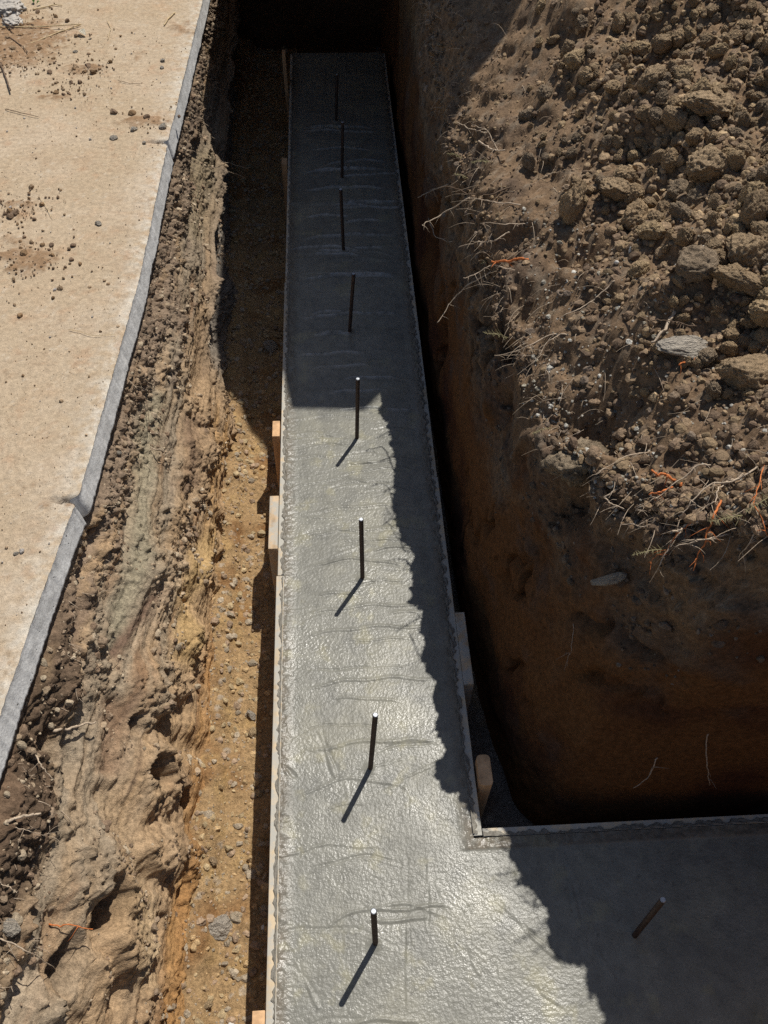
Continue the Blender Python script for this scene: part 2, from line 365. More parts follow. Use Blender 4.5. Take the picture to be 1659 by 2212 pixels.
c = c * (1 - .30 * sm(2.0, 3.6, Yf))[:, None]; c = mixc(c, [.26, .24, .21], far * sm(.2, .02, z) * .75)
c = mixc(c, c * .65, sm(.2, .7, (pid * 5.3) % 1)[:] * rg * .5)
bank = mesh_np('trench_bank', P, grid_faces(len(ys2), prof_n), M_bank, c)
tag(bank, kind='structure', label='sunlit cut earth bank under the dusty slab')
BANK_P = P

# trench floor
def floor_grid(name, x0, x1, y0, y1, st_, mat, colr, amp=1.0, z0=FLOOR):
    xs = np.arange(x0, x1 + st_, st_); yy = np.arange(y0, y1 + st_, st_)
    Xg, Yg = np.meshgrid(xs, yy, indexing='ij'); P = np.c_[Xg.ravel(), Yg.ravel(), np.full(Xg.size, z0)]
    a, i1 = pebbles(P, 38, .6, dens=.45); b_, i2 = pebbles(P, 85, .6, off=4., dens=.8)
    P[:, 2] += amp * (.034 * fbm(P, 7, 4) + .010 * fbm(P, 24, 4, .6) + .7 * a * sm(-.2, .3, fbm(P, 5, 3, off=3.)) + .7 * b_)
    P[:, 2] += .05 * sm(.06, 0, P[:, 0] - base_x(P[:, 1])) if x0 < -.3 else 0
    cc = np.tile(colr, (len(P), 1)); cc = mixc(cc, np.array(colr) * [.66, .52, .42], sm(-.1, .5, fbm(P, 6, 4, off=2.)))
    cc = mixc(cc, [.5, .45, .38], .5 * sm(.75, .9, (i1 * 9.1) % 1) * (a > 0)); cc = mixc(cc, [.6, .4, .16], .35 * sm(0, .5, fbm(P, 12, 3, off=8.)))
    o = mesh_np(name, P, grid_faces(len(xs), len(yy)), mat, cc); tag(o, kind='structure'); return o, P
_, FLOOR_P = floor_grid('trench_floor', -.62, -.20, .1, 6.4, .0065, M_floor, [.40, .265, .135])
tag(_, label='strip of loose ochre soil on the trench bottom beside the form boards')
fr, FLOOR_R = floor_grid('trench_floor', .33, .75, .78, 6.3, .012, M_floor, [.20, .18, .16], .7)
tag(fr, label='dark gravelly strip on the trench bottom on the shaded side')

# ------------------------------------------------------------------ RIGHT: wall + spoil mound (one surface)
kb = np.array([[.36, 9.5], [.36, 5.8], [.362, 5.1], [.37, 4.1], [.395, 2.74], [.40, 2.2], [.41, 1.6], [.45, 1.2], [.50, .96], [.57, .875], [.75, .865], [1.3, .86], [2.6, .84], [5, .82]])
kc = np.array([[.46, 9.8], [.44, 6.2], [.43, 5.2], [.41, 4.1], [.405, 2.9], [.43, 2.3], [.472, 1.8], [.545, 1.48], [.615, 1.27], [.72, 1.10], [.82, .97], [1.3, .87], [2.6, .86], [5, .84]])
ko = np.array([[4.0, 14], [4.2, 11], [4.5, 9.6], [5, 8.2], [6, 7.0], [6.2, 6.2], [6.4, 5.4], [6.6, 4.7], [6.8, 4.1], [7, 3.6], [7.2, 3.1], [7.4, 2.6], [8, 1.8], [9, .84]])
tk = np.array([0, 1, 1.3, 1.7, 2.3, 2.6, 2.95, 3.25, 3.5, 3.72, 3.95, 4.3, 5.0, 6.0])
tu = np.concatenate([np.arange(0, .95, .02), np.arange(.95, 1.7, .005), np.arange(1.7, 4.3, .00372), np.arange(4.3, 6.01, .02)])
def smk(k):
    a = np.c_[np.interp(tu, tk, k[:, 0]), np.interp(tu, tk, k[:, 1])]; b = a.copy()
    for _i in range(30): b[1:-1] = (b[:-2] + 2 * b[1:-1] + b[2:]) / 4
    return b
B_, K_, O_ = smk(kb), smk(kc), smk(ko)
nw = 120; vt = np.linspace(0, 1, 230) ** 1.9
nv = nw + len(vt) - 1
CRZ = .97
VV = np.concatenate([np.linspace(0, 1, nw), 1 + vt[1:]])
Ui, Vi = np.meshgrid(np.arange(len(tu)), VV, indexing='ij'); Ui = Ui.ravel(); Vi = Vi.ravel()
b0, k0, o0 = B_[Ui], K_[Ui], O_[Ui]; s = np.clip(Vi, 0, 1); t = np.clip(Vi - 1, 0, 1)
xy = b0 + (k0 - b0) * (s ** 1.15)[:, None]; xy = xy + (o0 - k0) * t[:, None]
CRU = CRZ + (.40 * sm(.62, .95, k0[:, 0]) + .36 * sm(.84, 1.1, k0[:, 0])) * (k0[:, 1] < 1.6)
zz = mix(FLOOR - .03, CRU, s)
dist = np.linalg.norm((o0 - k0) * t[:, None], axis=1)
# rounded lip and the rise of the spoil mound behind it
rise = (.46 * np.clip(dist - .05, 0, 2.6) - .06 * np.clip(dist - .8, 0, 3) ** 1.5) * np.clip(1.25 - (CRU - CRZ) * 2.2, .3, 1) 
nrm = np.c_[o0 - k0, np.zeros(len(Ui))]; nrm /= np.linalg.norm(nrm, axis=1)[:, None]
P = np.c_[xy, zz + rise]
lip = np.exp(-((Vi - 1) / .12) ** 2)
P[:, 2] -= .10 * np.exp(-dist / .06) * (Vi >= .9) * sm(.88, 1, Vi)
top = (Vi > 1).astype(float); tw = sm(.5, .85, s)       # 0 smooth clay wall, 1 loose top
tw2 = np.clip(sm(.5, .85, s + .45 * fbm(P, 3, 4)), 0, 1)
big = fbm(P, 1.3, 4, .5, off=21.); medn = fbm(P, 4.5, 4, .55, off=31.)
cr = fbm(P, 24, 5, .62, billow=True); rocky = sm(.25, .75, dist + .35 * fbm(P, 2.5, 3, off=3.)) * top
p1, i1 = pebbles(P + .01 * np.c_[cr, cr, cr * 0], 22, .6, dens=.9); p2, i2 = pebbles(P, 45, .6, off=5.); p3, i3 = pebbles(P, 105, .6, off=9.)
up_d = .14 * big * sm(.0, .5, dist) + .07 * medn + .018 * cr * (.5 + rocky) + rocky * .28 * p1 + .42 * p2 * (.2 + .8 * rocky) + .5 * p3 * (1 - .4 * rocky)
wall_d = .05 * fbm(P, 2.2, 4, off=41.) - .05 * sm(.12, .0, np.abs(fbm(P, 5, 3, off=44.))) * sm(.1, .4, fbm(P, 2, 3, off=46.)) + sm(.35, .7, s) * .03 * fbm(P, 9, 4, .6, off=48.) + .02 * fbm(P, 1, 4, .55, sc=(7, 3, 5), off=2.) + .006 * fbm(P, 22, 4, .6) + .003 * fbm(P, 70, 3)
pit = sm(.28, .6, fbm(P, 5, 3, off=51.)); wall_d += -.02 * pit * (.5 + fbm(P, 30, 3))
MPX = P.T.copy(); P[:, 2] += up_d * tw2
for qx, qy, qz, r_, a in ((.42, 3.05, .30, .10, .13), (.41, 2.6, .18, .07, .06), (.5, 1.35, .45, .06, .05), (.9, .87, .35, .12, .05), (.47, 1.75, .62, .08, .07), (.55, 1.3, .75, .06, .06)):
    d2 = ((MPX[0] - qx) / (r_ * 3)) ** 2 + ((MPX[1] - qy) / r_) ** 2 + ((MPX[2] - qz) / (r_ * 1.8)) ** 2; wall_d -= a * np.exp(-d2)
P[:, :2] -= nrm[:, :2] * ((wall_d * (1 - top) + (.07 * medn + .03 * fbm(P, 7, 3, off=77.)) * tw) * sm(0, .08, s))[:, None]
P[:, :2] -= nrm[:, :2] * (((.3 * p2 + .35 * p3 + .010 * cr) * tw2 * (1 - top)))[:, None]
# protruding clump near the rounded corner and hollow behind it
for px, py, z_, r, a in ((1250, 985, .90, .075, .085), (1330, 1020, .95, .06, .04), (1390, 700, 1.05, .09, .05), (1480, 640, 1.1, .08, .04), (1200, 560, 1.05, .09, .05)):
    q = at(px, py, z_); g = np.exp(-(((P[:, 0] - q[0]) ** 2 + (P[:, 1] - q[1]) ** 2) / r ** 2)) * np.exp(-np.clip(z_ - P[:, 2] - .1, 0, 9) / .08)
    P[:, 2] += a * g * tw; P[:, :2] -= nrm[:, :2] * (a * .7 * g)[:, None]
for px, py, z_, r, a in ((1310, 880, .97, .08, .17), (1420, 130, 1.2, .10, .08), (1270, 560, 1.0, .07, .10), (1150, 600, 1.0, .06, .10), (1130, 800, .95, .05, .10), (1450, 200, 1.4, .10, .08)):
    q = at(px, py, z_); g = np.exp(-(((P[:, 0] - q[0]) ** 2 + (P[:, 1] - q[1]) ** 2) / r ** 2))
    P[:, 2] -= a * g * tw
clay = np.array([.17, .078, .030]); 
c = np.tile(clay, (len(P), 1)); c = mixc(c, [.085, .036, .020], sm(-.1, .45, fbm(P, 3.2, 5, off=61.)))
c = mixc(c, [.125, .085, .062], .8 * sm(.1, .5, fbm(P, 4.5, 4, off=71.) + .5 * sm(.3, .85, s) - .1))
loose = np.tile([.21, .14, .085], (len(P), 1)); loose = mixc(loose, [.26, .175, .105], rocky * sm(-.3, .4, fbm(P, 3, 4, off=81.)))
loose = mixc(loose, [.13, .09, .062], sm(.0, .5, fbm(P, 5, 4, off=91.)) * (1 - rocky * .6)); loose = mixc(loose, [.30, .26, .2], .25 * ((i2 * 7.7) % 1 > .8))
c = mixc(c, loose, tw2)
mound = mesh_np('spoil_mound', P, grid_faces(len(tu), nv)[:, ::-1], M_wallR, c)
tag(mound, kind='structure', label='shaded clay wall rising to a mound of loose spoil')
MP = P; MV = Vi; Mdist = dist; MU = Ui
mx, my, mdep = project(MP)
bx, by, bdep = project(BANK_P); fx, fy, fdep = project(FLOOR_P)
def surf(px, py, which='m', r=6):
    X, Y, Dp, Q = {'m': (mx, my, mdep, MP), 'b': (bx, by, bdep, BANK_P), 'f': (fx, fy, fdep, FLOOR_P)}[which]
    while True:
        k = np.where((np.abs(X - px) < r) & (np.abs(Y - py) < r) & (Dp > .2))[0]
        if len(k): break
        r *= 1.6
    return Q[k[np.argmin(Dp[k])]].copy()

# ground beyond: one sheet to the horizon, under everything
gp = []; 
def slab_ring(name, x0, x1, y0, y1, z, col, label):
    n = 60; X, Y = np.meshgrid(np.linspace(x0, x1, n), np.linspace(y0, y1, n), indexing='ij')
    P = np.c_[X.ravel(), Y.ravel(), np.full(X.size, z)]; P[:, 2] += .01 * fbm(P, .8, 3)
    o = mesh_np(name, P, grid_faces(n, n), M_floor, np.tile(col, (len(P), 1))); tag(o, kind='structure', label=label); return o
slab_ring('ground', -150, 150, -150, 150, -.42, [.3, .22, .14], 'brown earth under and around the trench')
# near side bank, right of the footing behind the camera
def near_bank():
    n = 200; m = 120
    pts = []
    for i in range(n):
        f = i / (n - 1); x = mix(.52, 6, f ** 2)
        for j in range(m):
            g = j / (m - 1)
            if g < .4: pts.append((x, .08 - .06 * g / .4, mix(FLOOR - .05, .95, g / .4)))
            else: pts.append((x, .02 - 5 * (g - .4) / .6, .95))
    P = np.array(pts); P[:, 1] += .03 * fbm(P, 3, 4); P[:, 2] += .02 * fbm(P, 8, 4)
    o = mesh_np('near_bank', P, grid_faces(n, m)[:, ::-1], M_wallR, np.tile([.26, .17, .1], (len(P), 1))); tag(o, kind='structure', label='earth bank on the viewer side of the cross trench')
near_bank()
# trench end wall
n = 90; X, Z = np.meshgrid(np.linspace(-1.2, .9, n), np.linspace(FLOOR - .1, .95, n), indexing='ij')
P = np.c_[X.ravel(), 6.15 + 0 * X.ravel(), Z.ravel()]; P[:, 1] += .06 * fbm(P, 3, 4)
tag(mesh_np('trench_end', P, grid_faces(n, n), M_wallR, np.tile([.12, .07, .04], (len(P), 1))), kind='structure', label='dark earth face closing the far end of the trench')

# ------------------------------------------------------------------ concrete footing (T shape)
XL, XR, YC, YN = -.197, .322, .772, .24
def footing():
    bars_xy = BARS
    arcs = []; far_arcs = []
    r = random.Random(5)
    for i in range(95):
        y = r.uniform(.3, 5.3); x0 = r.uniform(-.12, .22); hw = r.uniform(.05, .20)
        arcs.append((x0, y, hw, r.uniform(.3, 1.9), r.uniform(-.12, .12), r.uniform(.0015, .0035) * (1 if r.random() < .7 else -1), r.uniform(.0022, .004)))
    for y in (2.98, 2.87, 3.25, 3.36, 3.55, 3.82, 3.95, 4.12, 1.83, 1.93, 1.52, 1.44, 1.06, 1.26):
        arcs.append((.07, y, .22, .5, .03, .0095 if y > 2.4 else .0022, .0042))
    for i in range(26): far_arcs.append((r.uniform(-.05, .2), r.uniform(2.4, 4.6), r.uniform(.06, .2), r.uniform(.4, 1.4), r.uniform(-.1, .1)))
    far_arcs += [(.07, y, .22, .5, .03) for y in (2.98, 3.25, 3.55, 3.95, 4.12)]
    arcs += [(a_[0], a_[1], a_[2], a_[3], a_[4], .006, .004) for a_ in far_arcs[:26]]
    def height(P):
        smo = sm(-.35, .25, fbm(P, 5.5, 4, off=13.)); z = .002 * fbm(P, 5, 2) + .0004 * fbm(P, 40, 3, .5) + .0006 * fbm(P, 96, 1, .5, off=3.) * (.1 + .9 * smo)
        for x0, y, hw, cv, sl_, am, wd in arcs:
            d = P[:, 0] - x0; yy = y - cv * d * d + sl_ * d + .004 * np.sin(d * 40 + y * 9)
            e = (P[:, 1] - yy); z += am * (np.exp(-(e / wd) ** 2) - .3 * np.exp(-((e + wd * 2.2) / (wd * 1.5)) ** 2)) * sm(hw, hw * .6, np.abs(d))
        # long scratches at the junction
        for (a, b, am, wd) in SCR:
            ab = b - a; L2 = (ab ** 2).sum(); tt = ((P[:, :2] - a) @ ab) / L2
            e = np.abs((P[:, 0] - a[0]) * ab[1] - (P[:, 1] - a[1]) * ab[0]) / math.sqrt(L2) + .003 * np.sin(tt * 6)
            k = np.exp(-(e / wd) ** 2) * sm(-.02, .03, tt) * sm(1.02, .97, tt); z += .6 * am * k - am * .4 * np.exp(-((e - wd * 1.8) / wd) ** 2) * sm(-.02, .03, tt) * sm(1.02, .97, tt)
        for (bx_, by_) in bars_xy:
            d = np.hypot(P[:, 0] - bx_, P[:, 1] - by_); z += .006 * np.exp(-(d / .014) ** 2)
        # rough edge against the boards
        ed = np.minimum(P[:, 0] - XL, np.where(P[:, 1] > YC - .03, XR - P[:, 0], 9)); ed = np.minimum(ed, np.where(P[:, 0] > XR, YC - P[:, 1], 9))
        ek = sm(.045, .0, ed); z += ek * (.004 + .006 * fbm(P, 55, 5, .65))
        h, _i = pebbles(P, 60, .22, dens=.05); z += h * .6
        pz, _j = pebbles(P, 75, .16, off=7., dens=.10); z -= pz * 1.2
        return z, ek
    sets = []
    st = .0034
    xs = np.arange(XL, XR + st, st); ys = np.concatenate([np.arange(-1.2, .1, .02), np.arange(.1, 2.6, st), np.arange(2.6, 5.4, .006)])
    xs2 = np.concatenate([np.arange(XR + st, 1.35, st * 1.1), np.arange(1.37, 2.6, .02)])
    xall = np.concatenate([xs, xs2]); nx, ny = len(xall), len(ys)
    Xg, Yg = np.meshgrid(xall, ys, indexing='ij'); P = np.c_[Xg.ravel(), Yg.ravel(), np.zeros(Xg.size)]
    F = grid_faces(nx, ny); fx_ = P[F[:, 0], 0]; fy_ = P[F[:, 2], 1]
    ok = (fx_ < XR - 1e-6) | ((fy_ < YC) & (P[F[:, 0], 1] > YN - 1e-6)); F = F[ok]
    used = np.unique(F); mp = -np.ones(len(P), int); mp[used] = np.arange(len(used)); P = P[used]; F = mp[F]
    z, ek = height(P); P[:, 2] = z
    c = np.tile([.215, .21, .18], (len(P), 1)); c = mixc(c, [.25, .24, .195], sm(-.05, .4, fbm(P, 5, 4, off=3.)))
    c = mixc(c, [.17, .168, .15], .7 * sm(.1, .5, fbm(P, 9, 4, off=6.))); c = mixc(c, [.17, .145, .11], ek * .95 * sm(-.6, .1, fbm(P, 30, 4)))
    for x0, y, hw, cv, sl_ in far_arcs:         # sky reflections on the trowel ridges, painted in as paler colour
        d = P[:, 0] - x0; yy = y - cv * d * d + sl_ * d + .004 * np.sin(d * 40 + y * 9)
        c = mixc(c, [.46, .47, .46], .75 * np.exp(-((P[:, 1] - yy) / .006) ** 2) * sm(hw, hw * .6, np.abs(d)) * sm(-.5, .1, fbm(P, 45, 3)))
    c = mixc(c, [.30, .28, .19], .6 * sm(.12, .4, fbm(P, 10, 5, .6, off=53.))); c = mixc(c, [.13, .125, .11], .7 * sm(.34, .5, fbm(P, 50, 3, .6, off=59.)))
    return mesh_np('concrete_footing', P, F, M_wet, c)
bars_px = [((773, 817), (771, 948)), ((780, 1121), (783, 1250)), ((811, 1543), (800, 1660)), ((807, 1968), (811, 2038)), ((1433, 1943), (1370, 2022)),
           ((764, 590), (755, 718)), ((736, 407), (742, 541)), ((740, 262), (739, 385)), ((728, 160), (726, 262))]
BARS = [at(*b)[:2] for t, b in bars_px]
SCR = [(at(*a)[:2], at(*b)[:2], am, wd) for a, b, am, wd in [((1078, 1965), (1215, 2078), .004, .003), ((1000, 2045), (1040, 2110), .003, .0025), ((690, 1580), (725, 1680), .0035, .004),
       ((715, 1680), (870, 1640), .002, .002), ((790, 1720), (960, 1640), .0025, .0025), ((640, 2080), (690, 2180), .003, .003), ((880, 1830), (880, 2180), .002, .002), ((925, 1830), (925, 2000), -.002, .002),
       ((1070, 1930), (1190, 2060), -.002, .002), ((1130, 2120), (1210, 2170), .003, .0025), ((640, 1030), (670, 1032), .002, .002), ((633, 1030), (633, 1090), -.003, .002), ((600, 1640), (640, 1680), -.004, .004),
       ((1220, 1850), (1250, 1990), .003, .003), ((1250, 1990), (1330, 2120), .002, .003), ((700, 1450), (880, 1440), .002, .002), ((640, 1230), (790, 1175), .0022, .002), ((790, 1250), (990, 1275), .003, .0025)]]
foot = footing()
tag(foot, 'grey wet concrete strip footing freshly poured between timber boards, joined by a cross strip', 'footing')

# formwork boards
def slop_strip(a, b, wid, vert, parent, z=.006):
    n = int(abs(b - a) / .006) + 2; m = 6; t = np.linspace(a, b, n)
    wv = np.clip(.6 + 1.9 * fbm(np.c_[t, t * 0 + wid[0] * 9, t * 0], 32, 5, .65), .05, 1.25)
    P = []
    for i in range(n):
        for j in range(m):
            u = j / (m - 1); off = mix(wid[0], wid[0] + (wid[1] - wid[0]) * min(1.0, wv[i]), u)
            zz_ = z + .004 * (1 - u) + .002 * math.sin(j * 2 + i * .7) - (.006 if u == 1 else 0)
            P.append((off, t[i], zz_) if vert else (t[i], off, zz_))
    P = np.array(P); P[:, 2] += .002 * fbm(P, 60, 3)
    F = grid_faces(n, m)
    F = F if (vert == (wid[1] < wid[0])) else F[:, ::-1]
    return mesh_np('cement_smear', P, F, M_slop, parent=parent)
def board(x0, x1, y0, y1, z1, mat, label, group, slop=None):
    root = empty('form_board', ((x0 + x1) / 2, (y0 + y1) / 2, FLOOR)); tag(root, label, 'form board', group)
    bm = box_bm(x0, x1, y0, y1, FLOOR - .02, z1, .0018)
    o = bm_obj('plank', bm, mat, None); o.parent = root; o.matrix_parent_inverse = Matrix.Translation(-root.location)
    if slop:
        s_ = slop_strip(*slop[:2], slop[2], slop[3], None, z1 + .001); s_.parent = root; s_.matrix_parent_inverse = Matrix.Translation(-root.location)
    return root
G1 = 'timber boards holding the wet concrete'
board(-.222, XL + .001, -1.2, 1.645, .004, M_board, 'long left form board in full sun, nearest the viewer, with cement smeared along its top', G1, (-1.2, 1.64, (-.199, -.214), True))
board(-.218, XL + .002, 1.648, 3.2, .002, M_board, 'left form board behind the doubled stake, half in sun and half in shade', G1, (1.65, 3.19, (-.197, -.214), True))
board(-.215, XL + .001, 3.203, 5.38, .003, M_board, 'left form board in the dark far half of the trench', G1, (3.21, 5.37, (-.198, -.213), True))
board(XR, .347, .776, 2.05, .004, M_board, 'right form board running back from the inner corner of the footing', G1, (.78, 2.04, (XR, .343), True))
board(XR - .001, .345, 2.053, 5.38, .002, M_board, 'right form board far along the shaded clay wall', G1, (2.06, 5.37, (XR, .342), True))
board(.349, 2.6, YC, .795, .003, M_boardx, 'cross form board along the foot of the shaded clay wall', G1, (.35, 2.5, (YC, .79), False))
board(.349, 2.6, YN - .024, YN, .003, M_boardx, 'cross form board on the viewer side of the cross strip', G1)
board(XR, .347, -1.2, YN - .026, .004, M_board, 'right form board behind the viewer past the cross strip', G1)
# doubled cleats and stakes
def stake(x0, x1, y0, y1, z1, mat, label, lean=(0, 0), round_=0):
    bm = bmesh.new(); r = bmesh.ops.create_cube(bm, size=1)
    for v in r['verts']:
        tt = v.co.z + .5; v.co = Vector((mix(x0, x1, v.co.x + .5) + lean[0] * tt, mix(y0, y1, v.co.y + .5) + lean[1] * tt, mix(FLOOR - .05, z1, tt)))
    if round_:
        bmesh.ops.bevel(bm, geom=[e for e in bm.edges if abs(e.verts[0].co.z - e.verts[1].co.z) > .1], offset=round_, segments=2, affect='EDGES', profile=.5)
    bmesh.ops.bevel(bm, geom=list(bm.edges), offset=.0022, segments=2, affect='EDGES', profile=.6)
    o = bm_obj('stake', bm, mat); tag(o, label, 'stake', 'timber stakes driven in beside the form boards')
    return o
stake(-.250, -.2225, 2.27, 2.35, .008, M_stake, 'short square stake on the left board, first one in front of the trench shadow')
stake(-.251, -.2195, 1.75, 1.98, .012, M_stakec, 'wide cement-splashed stake on the left board where two boards meet')
stake(-.254, -.2235, .30, .392, .004, M_stake, 'stake at the lower edge of the photo beside the left board')
stake(-.247, -.2195, 4.15, 4.212, .01, M_stake, 'dim stake half way along the shaded left board')
stake(-.236, -.2165, 4.96, 5.03, .16, M_stake, 'tall leaning stake at the dark far end of the left board', lean=(-.012, .05))
stake(.3475, .378, 1.224, 1.478, .006, M_stakec, 'long cement-covered cleat doubled onto the right board')
stake(.3485, .387, .90, .99, .035, M_stake, 'orange round-cornered stake between the right board and the clay wall', lean=(.004, .0), round_=.011)

# rebars
def rebar(b, tpx, label):
    B = at(*b); r = ray(*tpx); T = CAM + (B[1] - CAM[1]) / r[1] * r
    T[2] = np.clip(T[2], .24, .34)
    T[0] = at(tpx[0], tpx[1], T[2])[0]; T[1] = at(tpx[0], tpx[1], T[2])[1]
    ax = T - B; L_ = np.linalg.norm(ax); ax /= L_
    root = empty('rebar_dowel', tuple(B)); tag(root, label, 'rebar', 'steel bars standing in the wet concrete')
    a = np.cross(ax, [0, 1, 0]); a /= np.linalg.norm(a); c_ = np.cross(ax, a)
    R0 = .0062; n = int((L_ + .05) / .0018); S_ = 14; V = []; F = []
    for i in range(n):
        h = -.05 + i * .0018
        for k in range(S_):
            th = 2 * math.pi * k / S_
            side = 1 if math.sin(th) > 0 else -1
            rib = .0011 if ((h + side * th * .0022) % .0085) < .003 else 0
            lon = .0009 if abs(math.sin(th)) < .2 else 0
            rr = R0 + max(rib, lon); V.append(ax * h + rr * (math.cos(th) * a + math.sin(th) * c_))
    for i in range(n - 1):
        for k in range(S_):
            k2 = (k + 1) % S_; F.append([i * S_ + k, i * S_ + k2, (i + 1) * S_ + k2, (i + 1) * S_ + k])
    mesh_np('bar', V, F, M_rebar, parent=root)
    h = -.05 + (n - 1) * .0018; V = [ax * (h + .0012)]; 
    for k in range(S_): V.append(ax * (h + .0012) + .0052 * (math.cos(2 * math.pi * k / S_) * a + math.sin(2 * math.pi * k / S_) * c_))
    for k in range(S_): V.append(ax * (h - .0005) + .0068 * (math.cos(2 * math.pi * k / S_) * a + math.sin(2 * math.pi * k / S_) * c_))
    me = bpy.data.meshes.new('cut_end')
    me.from_pydata([tuple(v) for v in V], [], [(0, 1 + k, 1 + (k + 1) % S_) for k in range(S_)] + [(1 + k, 1 + S_ + k, 1 + S_ + (k + 1) % S_, 1 + (k + 1) % S_) for k in range(S_)])
    me.materials.append(M_steel); o = bpy.data.objects.new('cut_end', me); COL.objects.link(o); o.parent = root
names = ['steel bar standing at the line where the far shadow begins', 'steel bar in the sun next to the doubled stake, second before the far shadow',
         'leaning steel bar in the sun, level with the round-cornered stake', 'short-looking steel bar nearest the viewer in the main strip, seen almost from above',
         'steel bar leaning to the right in the shaded cross strip', 'steel bar in the shade, first beyond the shadow line', 'steel bar in the shade, second beyond the shadow line',
         'steel bar in the shade, third beyond the shadow line', 'faint steel bar in the darkest far part of the footing']
for (t_, b_), l_ in zip(bars_px, names): rebar(b_, t_, l_)

# ------------------------------------------------------------------ clods, stones, crumbs
def ico(sub):
    bm = bmesh.new(); bmesh.ops.create_icosphere(bm, subdivisions=sub, radius=1)
    V = np.array([v.co[:] for v in bm.verts]); F = np.array([[v.index for v in f.verts] for f in bm.faces]); bm.free(); return V, F
ICO1, ICO2, ICO4 = ico(2), ico(3), ico(5)
def rock_shape(V, seed, ang=1.0, rough=1.0):
    r = np.random.default_rng(seed); P = V.copy()
    for k in range(9):                          # planar cuts make angular faces
        n_ = r.normal(size=3); n_ /= np.linalg.norm(n_); d = r.uniform(.55, .9); e = P @ n_ - d
        P -= np.outer(np.where(e > 0, e * .85 * ang, 0), n_)
    P *= 1 + .22 * fbm(V, 1.6, 3, off=seed * 3.1)[:, None] + .09 * rough * fbm(V, 5, 3, .6, off=seed * 1.7)[:, None]
    return P
ROCK_BIG = []
for k in range(14):
    P = rock_shape(ICO4[0], k, .9, 1.6); P *= 1 + (.14 * fbm(ICO4[0], 3.5, 4, .65, off=k, billow=True) + .07 * fbm(ICO4[0], 9, 4, .7, off=k))[:, None]
    me_o = mesh_np('soil_clod', P, ICO4[1], M_bigclod, np.tile([[.51, .365, .22], [.45, .325, .2], [.37, .28, .19], [.55, .40, .235]][k % 4], (len(P), 1)))
    ROCK_BIG.append(me_o.data); bpy.data.objects.remove(me_o)
STONE_ME = []
for k in range(3):
    P = rock_shape(ICO4[0], 40 + k, 1.0, .5); o_ = mesh_np('stone', P, ICO4[1], M_stone); STONE_ME.append(o_.data); bpy.data.objects.remove(o_)
PEB = []
for k in range(2):
    P = ICO2[0] * (1 + .12 * fbm(ICO2[0], 1.3, 2, off=60 + k)[:, None]); o_ = mesh_np('pebble', P, ICO2[1], M_white); PEB.append(o_.data); bpy.data.objects.remove(o_)
def put(name, me, loc, scale, label, cat, group=None, rot=None):
    o = bpy.data.objects.new(name, me); COL.objects.link(o); o.location = tuple(loc); o.scale = scale
    o.rotation_euler = rot or (random.uniform(0, 6), random.uniform(0, 6), random.uniform(0, 6))
    return tag(o, label, cat, group)
# named ones
rx = random.Random(2)
def named_clod(px, py, size, label, me=None, flat=(1, 1, 1), name='soil_clod', cat='clod', which='m', lift=.3, rot=None):
    q = surf(px, py, which); q[2] += size * lift
    return put(name, me or ROCK_BIG[rx.randrange(14)], q, (size * flat[0], size * flat[1], size * flat[2]), label, cat, None, rot)
ev = ICO4[0]; eP = ev * (1 + .55 * fbm(ev, 1.3, 3, off=7.)[:, None] + .16 * fbm(ev, 5, 5, .7, billow=True)[:, None] + .05 * fbm(ev, 16, 3, .7)[:, None])
eo = mesh_np('earth_clump', eP, ICO4[1], M_bigclod, mixc(np.tile([.36, .28, .19], (len(eP), 1)), [.2, .15, .1], sm(-.1, .4, fbm(ev, 3, 4)))); eo.location = tuple(at(1250, 1000, .86)); eo.scale = (.074, .052, .058); eo.rotation_euler = (.3, .2, .4)
tag(eo, 'big sunlit clump of crumbly earth jutting out from the lip of the shaded wall', 'clump')
named_clod(1530, 372, .060, 'large pale rounded clod sitting high among the clods at the right', flat=(1.1, .9, .8), rot=(.2, .1, .4))
named_clod(1345, 425, .055, 'flat-topped broken clod with a crusted top left of the clod field', flat=(1.25, .9, .6), rot=(.1, .3, .2))
named_clod(1375, 470, .045, 'wedge-shaped clod leaning against the crusted broken clod', flat=(1, 1, .9))
named_clod(1478, 762, .062, 'flat pale stone slab lying on the gravelly slope', STONE_ME[0], (1.25, .55, .22), 'flat_stone', 'stone', rot=(.35, .1, .15))
named_clod(1608, 812, .062, 'big block-shaped clod at the right edge below the clod field', flat=(1.1, .8, .7), rot=(.1, .1, .1))
named_clod(1520, 240, .055, 'large grey fissured clod in the upper right of the clod field', flat=(1.6, 1, .6), rot=(.1, .2, .5))
named_clod(1600, 560, .055, 'large rough clod at the right edge of the clod field', flat=(1.1, 1, 1))
named_clod(1590, 620, .05, 'long flat clod under the rough clod at the right edge', flat=(1.5, .6, .5), rot=(.1, .2, -.3))
named_clod(1490, 590, .05, 'hollow-sided clod in the lower part of the clod field', flat=(1.1, 1, .9))
named_clod(1650, 690, .045, 'pale orange clod cut by the right edge of the photo', flat=(1.2, 1, .8))
named_clod(1235, 440, .045, 'dark rounded lump half buried left of the crusted clod', flat=(1.4, .9, .7), lift=.05)
named_clod(1180, 205, .03, 'small upright clod near the top of the slope', flat=(1, .8, 1))
named_clod(1336, 524, .0085, 'round white pebble on the brown slope', PEB[0], (1.3, 1, .9), 'pebble', 'pebble')
named_clod(1362, 534, .007, 'oval white pebble just right of the round white pebble', PEB[1], (1.7, .9, .8), 'pebble', 'pebble')
named_clod(1326, 573, .006, 'small white pebble below the round white pebble', PEB[0], (1.3, .9, .8), 'pebble', 'pebble')
named_clod(1460, 572, .008, 'flat cream pebble beside the hollow-sided clod', PEB[1], (1.2, 1, .6), 'pebble', 'pebble')
